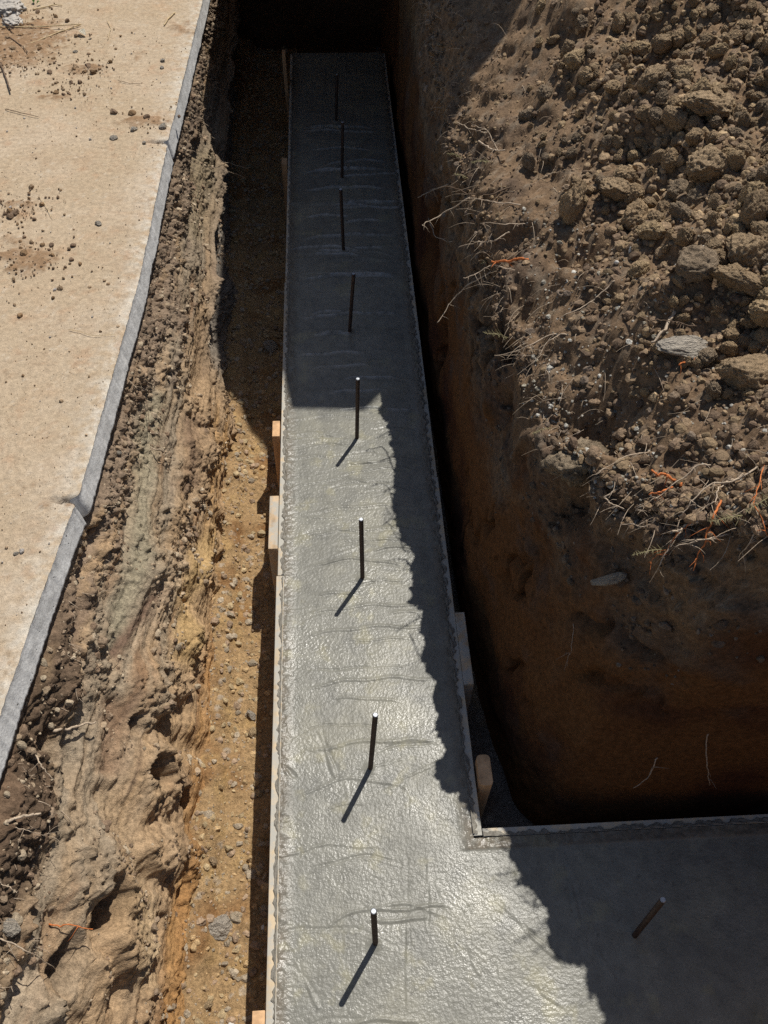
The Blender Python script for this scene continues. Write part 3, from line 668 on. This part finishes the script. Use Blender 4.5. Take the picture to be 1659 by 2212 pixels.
named_clod(1310, 1255, .07, 'thin flat slab of clay leaning on the shaded wall', STONE_ME[1], (.35, .2, .9), 'clay_slab', 'clay slab', lift=.0, rot=(.6, .1, .5))
named_clod(478, 2003, .038, 'grey-white angular stone on the ochre trench floor near the viewer', STONE_ME[2], (1.0, .95, .75), 'stone', 'stone', 'f', .35, (.2, .3, .7))
named_clod(588, 747, .034, 'grey lump of rock on the shaded trench floor next to the board', STONE_ME[1], (1.1, 1, .8), 'stone', 'stone', 'f')
named_clod(540, 1543, .017, 'long brown stone on the trench floor, upper of two together', STONE_ME[0], (1.3, .7, .6), 'stone', 'stone', 'f', rot=(0, .1, -.7))
named_clod(541, 1578, .019, 'ochre angular stone on the trench floor, lower of two together', ROCK_BIG[3], (1.1, .8, .7), 'stone', 'stone', 'f')
named_clod(465, 1855, .016, 'ochre stone at the foot of the sunlit bank', ROCK_BIG[0], (1, .9, .9), 'stone', 'stone', 'f')
named_clod(452, 2168, .014, 'small flat ochre stone near the lower edge of the photo', ROCK_BIG[7], (.7, 1.3, .6), 'stone', 'stone', 'f')
named_clod(570, 2000, .008, 'small grey pebble right of the grey-white angular stone', PEB[0], (1, 1, .8), 'pebble', 'pebble', 'f')
named_clod(505, 2212, .008, 'grey pebble at the lower edge of the trench floor', PEB[1], (1, 1, .8), 'pebble', 'pebble', 'f')
named_clod(30, 2010, .022, 'grey stone stuck in the bank at the lower left edge', STONE_ME[2], (.9, 1, .9), 'stone', 'stone', 'b')
named_clod(262, 975, .009, 'small grey stone under the slab edge', STONE_ME[0], (1, 1, .9), 'stone', 'stone', 'b')
# scattered individual clods over the field
pool = np.where((MV > 1) & (Mdist > .12) & (mx > 1030) & (mx < 1690) & (my > -30) & (my < 900))[0]
rp = random.Random(11); placed = []; cnt = 0
pix = list(pool); tries = 0
while cnt < 265 and tries < 60000:
    tries += 1
    px_, py_ = rp.uniform(1080, 1680), rp.uniform(-10, 860)
    # field density: dense to the right, boundary runs diagonally
    edge = np.interp(py_, [-10, 150, 300, 450, 600, 750, 860], [1380, 1220, 1260, 1330, 1440, 1500, 1540])
    dd = (px_ - edge) / 140
    if rp.random() > 1 / (1 + math.exp(-dd * 2.2)): continue
    sz = rp.choice([.027, .032, .037] if cnt < 45 else ([.018, .021, .024] if cnt < 150 else [.012, .014, .016])) * (1 if dd > 0 else .7)
    q = surf(px_, py_, 'm', 4)
    if any((q[0] - a[0]) ** 2 + (q[1] - a[1]) ** 2 < (.6 * (sz + a[3])) ** 2 for a in placed): continue
    placed.append((q[0], q[1], q[2], sz)); cnt += 1
    q[2] += sz * .4
    put('soil_clod', ROCK_BIG[rp.randrange(14)], q, (sz * rp.uniform(.9, 1.35), sz * rp.uniform(.8, 1.1), sz * rp.uniform(.7, 1)),
        'tan dried soil clod lying loose in the clod field on the spoil mound', 'clod', 'loose soil clods on the spoil mound')

def scatter(name, pts, sizes, mat, cols, label, ic=ICO1, seed=1, flat=.8):
    r = np.random.default_rng(seed); n = len(pts); V0, F0 = ic; nvv = len(V0)
    protos = np.stack([rock_shape(V0, 100 + k, 1, 1) for k in range(12)])
    pr = protos[r.integers(0, 12, n)]
    a = r.uniform(0, 2 * math.pi, n); ca, sa = np.cos(a), np.sin(a)
    sc = r.uniform(.7, 1.25, (n, 1, 3)); sc[:, :, 2] *= flat
    pr = pr * sc; X = pr[:, :, 0] * ca[:, None] - pr[:, :, 1] * sa[:, None]; Y = pr[:, :, 0] * sa[:, None] + pr[:, :, 1] * ca[:, None]
    V = np.stack([X, Y, pr[:, :, 2]], 2) * np.asarray(sizes)[:, None, None] + np.asarray(pts)[:, None, :]
    F = (F0[None] + (np.arange(n) * nvv)[:, None, None]).reshape(-1, 3)
    cc = np.asarray(cols)[r.integers(0, len(cols), n)] * r.uniform(.75, 1.2, (n, 1)); cc = np.repeat(cc, nvv, 0)
    o = mesh_np(name, V.reshape(-1, 3), F, mat, cc, smooth=False); tag(o, label, kind='stuff'); return o
# crumbs on mound
kk = np.where((MV > .93) & (mx > 900) & (mx < 2500) & (my > -300) & (my < 1300))[0]
sel = rng.choice(kk, 20000); 
pdens = 1 / (1 + np.exp(-(mx[sel] - np.interp(my[sel], [0, 150, 300, 450, 600, 860], [1250, 1050, 1050, 1200, 1300, 1400])) / 120))
sel = sel[rng.random(len(sel)) < .10 + .90 * pdens]
pts = MP[sel] + rng.normal(0, .004, (len(sel), 3)) * [1, 1, .3]
szs = np.clip(rng.pareto(2.0, len(sel)) * .0035 + .003, 0, .013) * (.75 + .5 * (mx[sel] > 1250))
scatter('soil_crumbs', pts, szs, M_clod, [[.34, .24, .15], [.27, .19, .125], [.30, .215, .13], [.2, .14, .095]], 'small soil crumbs and gravel strewn over the spoil mound', ICO1, 2)
sel = rng.choice(np.where((MV > .9) & (mx > 1130) & (mx < 1700) & (my > 450) & (my < 1150))[0], 1100)
scatter('slope_gravel', MP[sel], np.clip(rng.pareto(3, 1100) * .003 + .0022, 0, .008), M_clod, [[.5, .47, .4], [.42, .38, .3], [.6, .57, .5], [.36, .33, .27]], 'small rounded pale pebbles on the gravelly slope', ICO2, 3)
sel = rng.choice(np.where((fx > 380) & (fx < 620) & (fy > -50) & (fy < 2260))[0], 8500)
scatter('floor_crumbs', FLOOR_P[sel], np.clip(rng.pareto(1.7, 8500) * .0030 + .0022, 0, .014), M_clod, [[.52, .36, .19], [.5, .38, .22], [.42, .3, .2], [.44, .36, .26]], 'crumbs of ochre soil and stone on the trench floor', ICO2, 4)
sel = np.where((BANK_P[:, 1] > .15) & (BANK_P[:, 1] < 5.5))[0]; sel = sel[rng.random(len(sel)) < .06]
tb = (BANK_P[sel, 2] > .36) | (fbm(BANK_P[sel], 6, 3, off=5.) > .12); sel = sel[tb]
scatter('bank_crumbs', BANK_P[sel], np.clip(rng.pareto(2.0, len(sel)) * .003 + .0024, 0, .014), M_clod, [[.34, .25, .17], [.44, .33, .22], [.26, .18, .12], [.5, .4, .28]], 'crumbs of soil clinging to the sunlit bank', ICO1, 5)
fk = np.where((MV > 1.02) & (mx > 1050) & (mx < 2500) & (my > -300) & (my < 900))[0]; fk = rng.choice(fk, 12000)
fed = np.interp(my[fk], [-10, 150, 300, 450, 600, 750, 860], [1460, 1290, 1320, 1370, 1470, 1550, 1610]); fk = fk[rng.random(len(fk)) < 1 / (1 + np.exp(-(mx[fk] - fed) / 50))]
scatter('small_clods', MP[fk] + [0, 0, .002], np.clip(.004 + rng.pareto(2.0, len(fk)) * .0045, 0, .015), M_clod, [[.45, .32, .195], [.36, .26, .165], [.26, .19, .13], [.49, .355, .21]], 'small soil clods filling the gaps between the larger clods', ICO2, 9, .85)
sel = rng.choice(np.where((MV > .5) & (MV < 1.02) & (MP[:, 1] < 4.5) & (MP[:, 0] < 1.7))[0], 2600)
sel = sel[(fbm(MP[sel], 5, 3, off=101.) + (MV[sel] - .7) * 1.2) > 0]
scatter('wall_rubble', MP[sel], np.clip(.003 + rng.pareto(1.9, len(sel)) * .003, 0, .014), M_clod, [[.2, .145, .1], [.26, .2, .15], [.16, .11, .075]], 'lumps of soil stuck in the upper part of the shaded wall', ICO2, 19, 1.0)
# crumbs on slab
ns = 9000; yy = rng.uniform(.5, 4.3, ns); dd_ = rng.uniform(.01, 1.5, ns); pts = np.c_[slab_edge(yy) - dd_, yy, np.full(ns, ZS + .002)]
kp = fbm(pts, 3, 3, off=9.) > rng.uniform(-.6, .7, ns); pts = pts[kp]
scatter('slab_crumbs', pts, np.clip(rng.pareto(2.8, len(pts)) * .0012 + .0009, 0, .008), M_clod, [[.3, .2, .12], [.42, .3, .19], [.24, .16, .1], [.5, .45, .4]], 'dry soil crumbs scattered on the dusty slab', ICO1, 6)
pts = []; 
for px_, py_, rr, nn in ((190, 150, .06, 90), (160, 190, .07, 60), (50, 450, .07, 110), (60, 560, .10, 160), (20, 60, .16, 300), (20, 130, .12, 260), (310, 262, .07, 50)):
    q = at(px_, py_, ZS); g_ = rng.normal(0, 1, (nn, 2)) * [rr, rr * .8]; pts.append(np.c_[q[0] + g_[:, 0], q[1] + g_[:, 1], np.full(nn, ZS + .004)])
pts = np.concatenate(pts)
scatter('slab_soil_lumps', pts, np.clip(rng.pareto(2.4, len(pts)) * .003 + .002, 0, .016), M_clod, [[.28, .18, .1], [.34, .24, .15], [.22, .15, .1]], 'darker lumps of dropped soil on the slab', ICO2, 7)
for px_, py_, s_, l_, me_ in ((352, 133, .014, 'dark pebble near the top of the slab, upper of a close pair', 1), (350, 148, .012, 'dark pebble near the top of the slab, lower of a close pair', 1), (290, 282, .017, 'grey stone by the soil patch near the slab crack', 0), (246, 300, .016, 'flat light stone left of the slab crack', 2),
                              (163, 113, .012, 'pale round pebble below the white dry leaf', 2), (213, 485, .014, 'bluish grey stone in the middle of the slab', 0), (35, 1196, .007, 'tiny white stone low on the slab', 2), (352, 275, .02, 'chunk of broken concrete in the slab crack', 2), (312, 310, .01, 'small dark stone below the grey stone', 1)):
    q = at(px_, py_, ZS); q[2] = ZS + s_ * .3; put('stone', STONE_ME[me_], q, (s_, s_ * .8, s_ * .55), l_, 'stone', None, (0, 0, rx.uniform(0, 6)))

# ------------------------------------------------------------------ roots, straws, debris
def curve_pts(pp, jit=.004, n=14, seed=0):
    pp = np.asarray(pp, float); t = np.linspace(0, len(pp) - 1, n); r = np.random.default_rng(seed)
    Q = np.stack([np.interp(t, np.arange(len(pp)), pp[:, k]) for k in range(3)], 1)
    for _i in range(2): Q[1:-1] = (Q[:-2] + 2 * Q[1:-1] + Q[2:]) / 4
    j = r.normal(0, jit, Q.shape); j[1:-1] = (j[:-2] + j[1:-1] + j[2:]) / 3; return Q + j
def root_px(pxs, r0, r1, mat, label, which='m', out=.03, group=None, seed=0, name='root', cat='root', jit=.003, hair=0):
    # first point touches the soil, the others hang free towards the open side
    q0 = surf(*pxs[0], which); pts = [q0]; sgn = np.array([-1, -.3, .4]) if which == 'm' else np.array([1, -.2, .3])
    d0 = (q0 - CAM) @ R[:, 2]
    for i, p in enumerate(pxs[1:]):
        r = ray(*p); s_ = surf(*p, which, r=10); d = min((s_ - CAM) @ R[:, 2] - .012, d0 + .15) - out * (i + 1) / len(pxs) * .5
        pts.append(CAM + r * d / FPX)
    root = empty(name, tuple(q0)); tag(root, label, cat, group)
    C_ = curve_pts(pts, jit, 5 * len(pts) + 4, seed)
    o = tube('stem', C_ - q0, r0, r1, mat, root)
    rr = random.Random(seed)
    for h in range(hair):
        k = rr.randrange(2, len(C_) - 1); L_ = rr.uniform(.015, .05); dr = np.array([rr.uniform(-1, 1), rr.uniform(-1, .3), rr.uniform(-.9, .4)]); dr /= np.linalg.norm(dr)
        e = C_[k] + dr * L_; tube('rootlet', curve_pts([C_[k], (C_[k] + e) / 2 + [0, 0, .004], e], .0015, 7, seed + h) - q0, r1 * .7 + .0002, .00025, mat, root, 4)
    return root
K = 'thin roots sticking out of the earth'
RL = [
 # upper right bank
 ([(965, 395), (940, 408), (905, 428)], .0020, .0009, M_root, 'pale root fork hanging off the lip highest on the shaded wall', 2),
 ([(1010, 425), (960, 460), (920, 480), (912, 486)], .0019, .0008, M_root, 'long pale root reaching down-left over the trench lip', 3),
 ([(1030, 300), (1060, 322), (1090, 330)], .0022, .0016, M_root, 'short thick broken root near the top of the mound', 0),
 ([(1075, 325), (1050, 280), (1020, 270)], .0012, .0006, M_root, 'thin forked twig above the thick broken root', 2),
 ([(1050, 290), (1010, 275), (985, 262)], .0016, .0008, M_root, 'pale twig lying on the slope near the top lip', 0),
 ([(1120, 395), (1060, 420), (1010, 418), (975, 405)], .0020, .0009, M_rootdark, 'brown root running along the lip towards the left', 3),
 ([(1140, 490), (1080, 485), (1040, 480)], .0012, .0006, M_root, 'root strand under the lip pointing left, upper one', 1),
 ([(1120, 440), (1060, 432), (1010, 430)], .0016, .0008, M_root, 'root strand under the lip pointing left, middle one', 1),
 ([(1105, 500), (1070, 520), (1030, 522), (990, 535)], .0016, .0008, M_root, 'fine pale root bending left over the clay', 2),
 ([(1140, 555), (1105, 562), (1063, 566)], .0030, .0022, M_orange, 'stout orange root stub on the upper slope', 0),
 ([(1120, 590), (1070, 570), (1030, 588), (1000, 600)], .0015, .0007, M_root, 'pale root below the orange stub', 2),
 ([(1055, 592), (1010, 615), (970, 655), (945, 700)], .0017, .0008, M_root, 'long thin root curving down the clay wall', 0),
 ([(920, 475), (940, 510), (975, 525)], .0015, .0007, M_root, 'thin curved root in front of the dark hollow', 0),
 ([(1190, 720), (1130, 755), (1060, 770), (1150, 765)], .0014, .0005, M_root, 'branching root at the lip above the smooth clay', 5),
 ([(1225, 715), (1180, 740), (1150, 790)], .0014, .0005, M_root, 'root bending down beside the branching root', 3),
 ([(1325, 600), (1290, 640), (1245, 670), (1200, 690)], .0015, .0007, M_root, 'thread-like root looping over the gravelly slope', 2),
 ([(1455, 670), (1440, 705), (1410, 740)], .0034, .0022, M_root, 'thick pinkish root crossing the gravelly slope', 0),
 ([(1340, 675), (1400, 690), (1450, 690), (1500, 705)], .0012, .0008, M_rootdark, 'thin straight brown root beside the thick pinkish one', 0),
 ([(1495, 770), (1470, 788)], .0018, .0012, M_orange, 'tiny orange root piece below the flat stone', 0),
 # right root tangle
 ([(1640, 1002), (1590, 1035), (1540, 1045), (1500, 1075), (1480, 1110)], .0018, .0008, M_root, 'long pale root in the tangle at the right edge', 6),
 ([(1600, 1030), (1560, 1040), (1545, 1085), (1510, 1095)], .0016, .0007, M_root, 'looped pale root in the right tangle', 5),
 ([(1545, 1000), (1500, 1010), (1450, 1050), (1410, 1080), (1370, 1105)], .0015, .0006, M_root, 'bent root reaching left from the tangle', 7),
 ([(1530, 1040), (1480, 1060), (1440, 1070), (1400, 1100)], .0013, .0005, M_rootdark, 'brown root under the bent root of the tangle', 6),
 ([(1560, 1070), (1545, 1110), (1520, 1170), (1500, 1220)], .0022, .0008, M_orange, 'orange-tipped root hanging in the tangle', 5),
 ([(1520, 1120), (1480, 1135), (1460, 1148)], .0022, .0018, M_root, 'straight broken root stick left of the orange one', 0),
 ([(1570, 1155), (1520, 1165), (1460, 1185)], .0015, .0008, M_root, 'long straight root crossing under the tangle', 3),
 ([(1470, 1045), (1440, 1025), (1410, 1025)], .0026, .0018, M_orange, 'short thick orange root stub, upper one', 0),
 ([(1450, 1050), (1425, 1062), (1400, 1068)], .0020, .0012, M_orange, 'short orange root stub, lower one', 0),
 ([(1500, 1120), (1465, 1150), (1440, 1190), (1400, 1215)], .0009, .0004, M_orange, 'fine reddish root arching down from the tangle', 3),
 ([(1655, 985), (1640, 1040), (1630, 1090), (1659, 1160)], .0010, .0006, M_orange, 'fine orange root at the right edge', 4),
 ([(1650, 1120), (1620, 1170), (1590, 1210)], .0011, .0005, M_root, 'pale root at the right edge below the orange one', 3),
 ([(1470, 1145), (1440, 1190), (1420, 1230), (1400, 1265)], .0015, .0006, M_root, 'root hanging low left of the tangle', 2),
 ([(1400, 970), (1350, 985), (1280, 1030)], .0011, .0005, M_root, 'long straight root left of the tangle, in front of the lit clump', 2),
 ([(1330, 1060), (1300, 1072), (1320, 1090), (1350, 1100)], .0016, .0008, M_root, 'kinked pale root below the lit clump', 0),
 ([(1340, 1110), (1310, 1150), (1270, 1200)], .0011, .0005, M_rootdark, 'brown root slanting down on the shaded face', 1),
 ([(1420, 1130), (1380, 1138), (1340, 1130)], .0010, .0005, M_root, 'small forked root on the dark face', 3),
 ([(1240, 1340), (1235, 1400), (1225, 1440)], .0007, .0003, M_root, 'hair-thin root low on the clay corner', 1),
 ([(1420, 1640), (1400, 1680), (1370, 1700)], .0015, .0007, M_root, 'hair-thin root low on the cross wall, left one', 0),
 ([(1520, 1590), (1525, 1650), (1535, 1700)], .0015, .0007, M_root, 'hair-thin root low on the cross wall, right one', 0),
]
for i, (pxs, r0, r1, mt, lb, hr) in enumerate(RL): root_px(pxs, r0 * 1.3, r1 * 1.35, mt, lb, 'm', .045, K, i, hair=hr + 2)
BL = [
 ([(120, 1580), (160, 1570), (205, 1562)], .0042, .0026, M_root, 'thick bent root sticking out of the bank, upper one', 0),
 ([(20, 1768), (55, 1762), (88, 1758)], .0036, .0024, M_root, 'thick straight root sticking out of the bank at the left edge', 0),
 ([(75, 1620), (90, 1660), (118, 1680)], .0022, .0008, M_root, 'curved root on the dark upper bank', 2),
 ([(35, 1785), (60, 1795), (100, 1808)], .0010, .0005, M_root, 'hair root below the thick straight root', 2),
 ([(0, 2030), (60, 2055), (120, 2095)], .0018, .0008, M_root, 'long root lying across the lower bank', 3),
 ([(110, 2000), (150, 1998), (195, 2005)], .0018, .0012, M_orange, 'orange brown root on the slumped soil', 1),
 ([(0, 1905), (25, 1918), (40, 1930)], .0012, .0006, M_root, 'short thin root at the left edge', 0),
 ([(255, 865), (345, 870), (370, 980)], .0006, .0004, M_rootdark, 'fine dark root strand on the upper bank', 0),
 ([(330, 965), (345, 972), (370, 978)], .0022, .0012, M_root, 'forked twig on the grey band of the bank', 2),
 ([(440, 355), (480, 365), (530, 385)], .0011, .0005, M_root, 'long pale root hanging over the trench from the far bank', 1),
 ([(470, 345), (500, 355), (540, 365)], .0015, .0007, M_root, 'thin root just above the long pale hanging root', 0),
 ([(500, 60), (520, 90), (525, 130)], .0008, .0004, M_root, 'hair root at the far top of the bank', 4),
 ([(320, 855), (322, 900), (318, 935)], .0010, .0005, M_rootdark, 'dark twig on the smooth grey band', 0),
 ([(190, 1435), (235, 1425), (260, 1400)], .0010, .0006, M_rootdark, 'thin crooked root below the slab rubble', 2),
 ([(385, 560), (420, 545), (450, 525)], .0008, .0004, M_root, 'fine root crossing the bank half way up', 1),
]
for i, (pxs, r0, r1, mt, lb, hr) in enumerate(BL): root_px(pxs, r0, r1, mt, lb, 'b', .05, K, 100 + i, hair=hr)
# dense rootlets fringe (uncountable)
def fringe(name, idx, P, n, L0, mat, label, seed, outv):
    r = np.random.default_rng(seed); VV_ = []; FF = []; o0_ = 0
    for i in r.choice(idx, n):
        q = P[i]; L_ = r.uniform(.3, 1) ** 2 * L0; d = np.array(outv) + r.normal(0, .55, 3); d /= np.linalg.norm(d); b = r.normal(0, .3, 3)
        pts = [q - d * .01, q + d * L_ * .5 + b * L_ * .2, q + d * L_ + [0, 0, -L_ * .3]]
        V, F = tube(None, curve_pts(pts, L_ * .02, 7, int(r.integers(1e6))), r.uniform(.0006, .0012), .0004, None, sides=3)
        VV_ += V; FF += [[a + o0_ for a in f] for f in F]; o0_ += len(V)
    o = mesh_np(name, VV_, FF, mat); tag(o, label, kind='stuff'); return o
M_weed = plain_mat('dry_weed', (.22, .19, .1), scale=100)
lipv = np.where((MV > .86) & (MV < 1.1) & (MP[:, 1] < 4))[0]
def weed(sx_, sy_, L_, seed, label):
    Sx = at(sx_, sy_); A = MP[lipv] - Sx; tt = A @ SUN / (SUN @ SUN); dd_ = np.linalg.norm(A - tt[:, None] * SUN, axis=1); q = MP[lipv[np.argmin(dd_)]]
    root = empty('weed_sprig', tuple(q)); tag(root, label, 'weed', 'dry weed sprigs growing from the trench lip'); r = np.random.default_rng(seed)
    d = np.array([-.75, -.35, .45]) + r.normal(0, .15, 3); d /= np.linalg.norm(d); C_ = curve_pts([q - d * .02, q + d * L_ * .5, q + d * L_ + [0, 0, -.15 * L_]], .001, 12, seed)
    tube('stem', C_ - q, .0013, .0006, M_weed, root); VV_ = []; FF = []; n0 = 0
    for i in range(2, 12):
        for sd in (-1, 1):
            for kk_ in range(2):
                l = L_ * r.uniform(.12, .3) * (1 - i / 16); e = np.cross(d, [0, 0, 1]) * sd + d * .6 + r.normal(0, .35, 3); e /= np.linalg.norm(e)
                V, F = tube(None, [C_[i] - q, C_[i] - q + e * l * .5, C_[i] - q + e * l], .0011, .0004, None, sides=3); VV_ += V; FF += [[a + n0 for a in f] for f in F]; n0 += len(V)
    mesh_np('needle_leaves', VV_, FF, M_weed, parent=root)
for i, (a_, b_, l_, nm) in enumerate(((845, 930, .07, 'highest sprig on the lip, facing the shadow line'), (850, 985, .06, 'short sprig on the lip just below the highest sprig'), (870, 1040, .08, 'sprig on the lip above the doubled stake'), (885, 1150, .06, 'small sprig on the lip half way down the clay wall'),
        (905, 1330, .10, 'longest sprig on the lip, standing out over the footing'), (960, 1560, .05, 'sprig close to the rounded clay corner'), (1130, 1880, .07, 'sprig on the rounded corner of the mound'), (1185, 1985, .11, 'bushy sprig right of the mound corner'), (1215, 2010, .10, 'second bushy sprig right of the mound corner'), (1250, 2040, .08, 'low sprig at the right of the two bushy sprigs'))):
    weed(a_, b_, l_, i, nm)
lipi = np.where((MV > .9) & (MV < 1.04) & (MP[:, 1] < 5) & (MP[:, 0] < 1.6))[0]
fringe('rootlets', lipi, MP, 900, .095, M_root, 'fine rootlets bristling along the lip of the shaded wall', 1, (-.6, -.5, .25))
tb = np.where((BANK_P[:, 2] > .3) & (BANK_P[:, 1] > .3) & (BANK_P[:, 1] < 5))[0]
fringe('rootlets', tb, BANK_P, 420, .05, M_root, 'fine rootlets on the upper sunlit bank', 2, (.8, -.2, .2))

# dry straws and litter on the slab
def lying(pxs, r0, r1, mat, label, name='dry_stalk', cat='stalk', z=ZS + .006, lift=0.0, seed=0, group='dry stalks lying on the slab'):
    pts = [at(*p, z + lift * (i / max(1, len(pxs) - 1))) for i, p in enumerate(pxs)]; q0 = pts[0].copy()
    o = tube(name, curve_pts(pts, .0012, 5 * len(pts) + 3, seed) - q0, r0, r1, mat); o.location = tuple(q0); return tag(o, label, cat, group)
lying([(0, 58), (80, 58), (175, 53)], .0035, .002, M_straw, 'pale stalk lying level from the left edge', lift=.01)
lying([(175, 53), (120, 72), (62, 95)], .003, .0018, M_straw, 'pale stalk slanting down-left from the end of the level one', seed=1)
lying([(378, 27), (362, 42), (355, 55)], .0032, .0024, M_straw, 'short yellowish twig near the top of the slab', seed=2)
lying([(70, 20), (120, 10), (135, 12)], .003, .002, M_straw, 'short stalk beside the green leaf', seed=3)
lying([(0, 135), (12, 165), (22, 195)], .004, .003, M_rootdark, 'dark curved stick at the left edge', seed=4, lift=.01)
lying([(20, 80), (50, 100), (60, 112)], .0025, .0015, M_rootdark, 'dark twig in the litter pile', seed=5, lift=.01)
lying([(10, 235), (50, 245), (85, 253)], .0018, .001, M_rootdark, 'thin dark twig below the litter pile', seed=6)
lying([(255, 174), (285, 180), (305, 181)], .0012, .0008, M_rootdark, 'hair-thin twig in the middle of the slab top', seed=7)
lying([(150, 710), (200, 725), (250, 722)], .0009, .0006, M_straw, 'faint straw beside the slab edge', seed=8)
lying([(85, 425), (100, 445), (112, 470)], .0010, .0007, M_straw, 'faint bent straw on the slab at mid height', seed=9)
lying([(232, 45), (240, 60), (232, 85)], .0014, .0009, M_straw, 'thin curved straw near the top of the slab', seed=10)
lying([(0, 20), (10, 50), (30, 60)], .004, .003, M_rootdark, 'dark stem at the upper left corner', seed=11, lift=.02)
# white dry leaf, green leaf, crumpled rag
def leaf(px, py, L_, wd, mat, label, name, cat, rz, curl=.3):
    n = 10; V = []; F = []
    for i in range(n + 1):
        t = i / n; ww = wd * math.sin(math.pi * min(.98, max(.03, t))) ** .8
        for j in (-1, -.5, 0, .5, 1): V.append((ww * j * .5, (t - .5) * L_, .006 + curl * ww * j * j * .5 + .008 * math.sin(t * 3)))
    F = [tuple(a for a in f) for f in grid_faces(n + 1, 5)]
    bm = bmesh.new(); vs = [bm.verts.new(v) for v in V]; [bm.faces.new([vs[a] for a in f]) for f in F]
    bmesh.ops.solidify(bm, geom=list(bm.faces), thickness=.0008); o = bm_obj(name, bm, mat, smooth=True)
    q = at(px, py, ZS + .003); o.location = tuple(q); o.rotation_euler = (0, 0, rz); return tag(o, label, cat)
leaf(178, 75, .055, .030, M_paper, 'white curled dry leaf on the upper slab', 'dry_leaf', 'leaf', .75, .5)
leaf(197, 82, .02, .014, M_rootdark, 'small dark curled leaf touching the white dry leaf', 'dry_leaf', 'leaf', -.3, .8)
leaf(74, 6, .03, .016, M_green, 'small green leaf by the litter at the top edge', 'green_leaf', 'leaf', .2, .4)
leaf(85, 10, .025, .012, M_green, 'second small green leaf right of the first at the top edge', 'green_leaf', 'leaf', -.8, .4)
V, F = ICO4; 
for px_, py_, s_, lb in ((18, 18, .07, 'crumpled pale rag in the upper left corner'), (28, 48, .045, 'smaller crumpled pale scrap below the rag')):
    P = V * (1 + .35 * fbm(V, 1.8, 2, off=s_ * 90, billow=True)[:, None] + .15 * fbm(V, 4, 3, off=2., billow=True)[:, None]) * [1, 1, .45] * s_
    o = mesh_np('crumpled_rag', P, F, M_plastic); o.location = tuple(at(px_, py_, ZS + s_ * .2)); tag(o, lb, 'rag')

# ------------------------------------------------------------------ outside the frame: made-up objects added to shade the far trench
M_blocker = plain_mat('blocker_sheet', (.25, .3, .28), scale=8, var=.15, stretch=(1, 1, .1)); M_blocker_ply = plain_mat('blocker_plywood', (.4, .28, .16), scale=12, stretch=(.1, 1, 1))
HS = 3.25
sx0, sx1, sy0 = -.56 + .27 * HS, .10 + .27 * HS, 2.40 + .43 * HS
sh = empty('shade_blocker', (sx1, sy0, 1.1)); tag(sh, 'added unseen green sheet metal shed beside the far trench', 'blocker')  # invented shadow caster, added to throw the far shade
def part(name, bm, mat, par):
    o = bm_obj(name, bm, mat); o.parent = par; o.matrix_parent_inverse = Matrix.Translation(-Vector(par.location)); return o
part('blocker_wall', box_bm(.55, sx1 - .02, sy0 + .75, sy0 + 4.4, 1.0, HS - .03, .005), M_blocker, sh)  # body of the added shadow caster
def prism(poly, z0, z1):
    bm = bmesh.new(); a = [bm.verts.new((x, y, z0)) for x, y in poly]; b = [bm.verts.new((x, y, z1)) for x, y in poly]
    bm.faces.new(a[::-1]); bm.faces.new(b); n = len(poly)
    for i in range(n): bm.faces.new([a[i], a[(i + 1) % n], b[(i + 1) % n], b[i]])
    return bm
part('blocker_top', prism([(x + .27 * HS, y + .43 * HS) for x, y in ((.10, 2.4), (-.185, 2.42), (-.22, 2.62), (-.34, 2.80), (-.46, 2.92), (-.50, 3.1), (-.50, 6.9), (.57, 6.9), (.57, 3.0))][::-1], HS - .03, HS), M_blocker, sh)  # outline worked back along the sun from the wanted shadow edge
part('blocker_panel', box_bm(.60, .90, sy0 + .732, sy0 + .75, 1.06, 2.9, .003), M_blocker_ply, sh)
cv = empty('sky_occluder', (0, 5, 1.0)); tag(cv, 'added unseen plywood sheets darkening the far end of the trench', 'occluder')  # unseen sheets added to keep sky light off the far end
for k in range(5): part('occluder_sheet', box_bm(-.46, .405, 4.25 + k * .75, 4.25 + k * .75 + .745, .80, .82, .002), M_blocker_ply, cv)
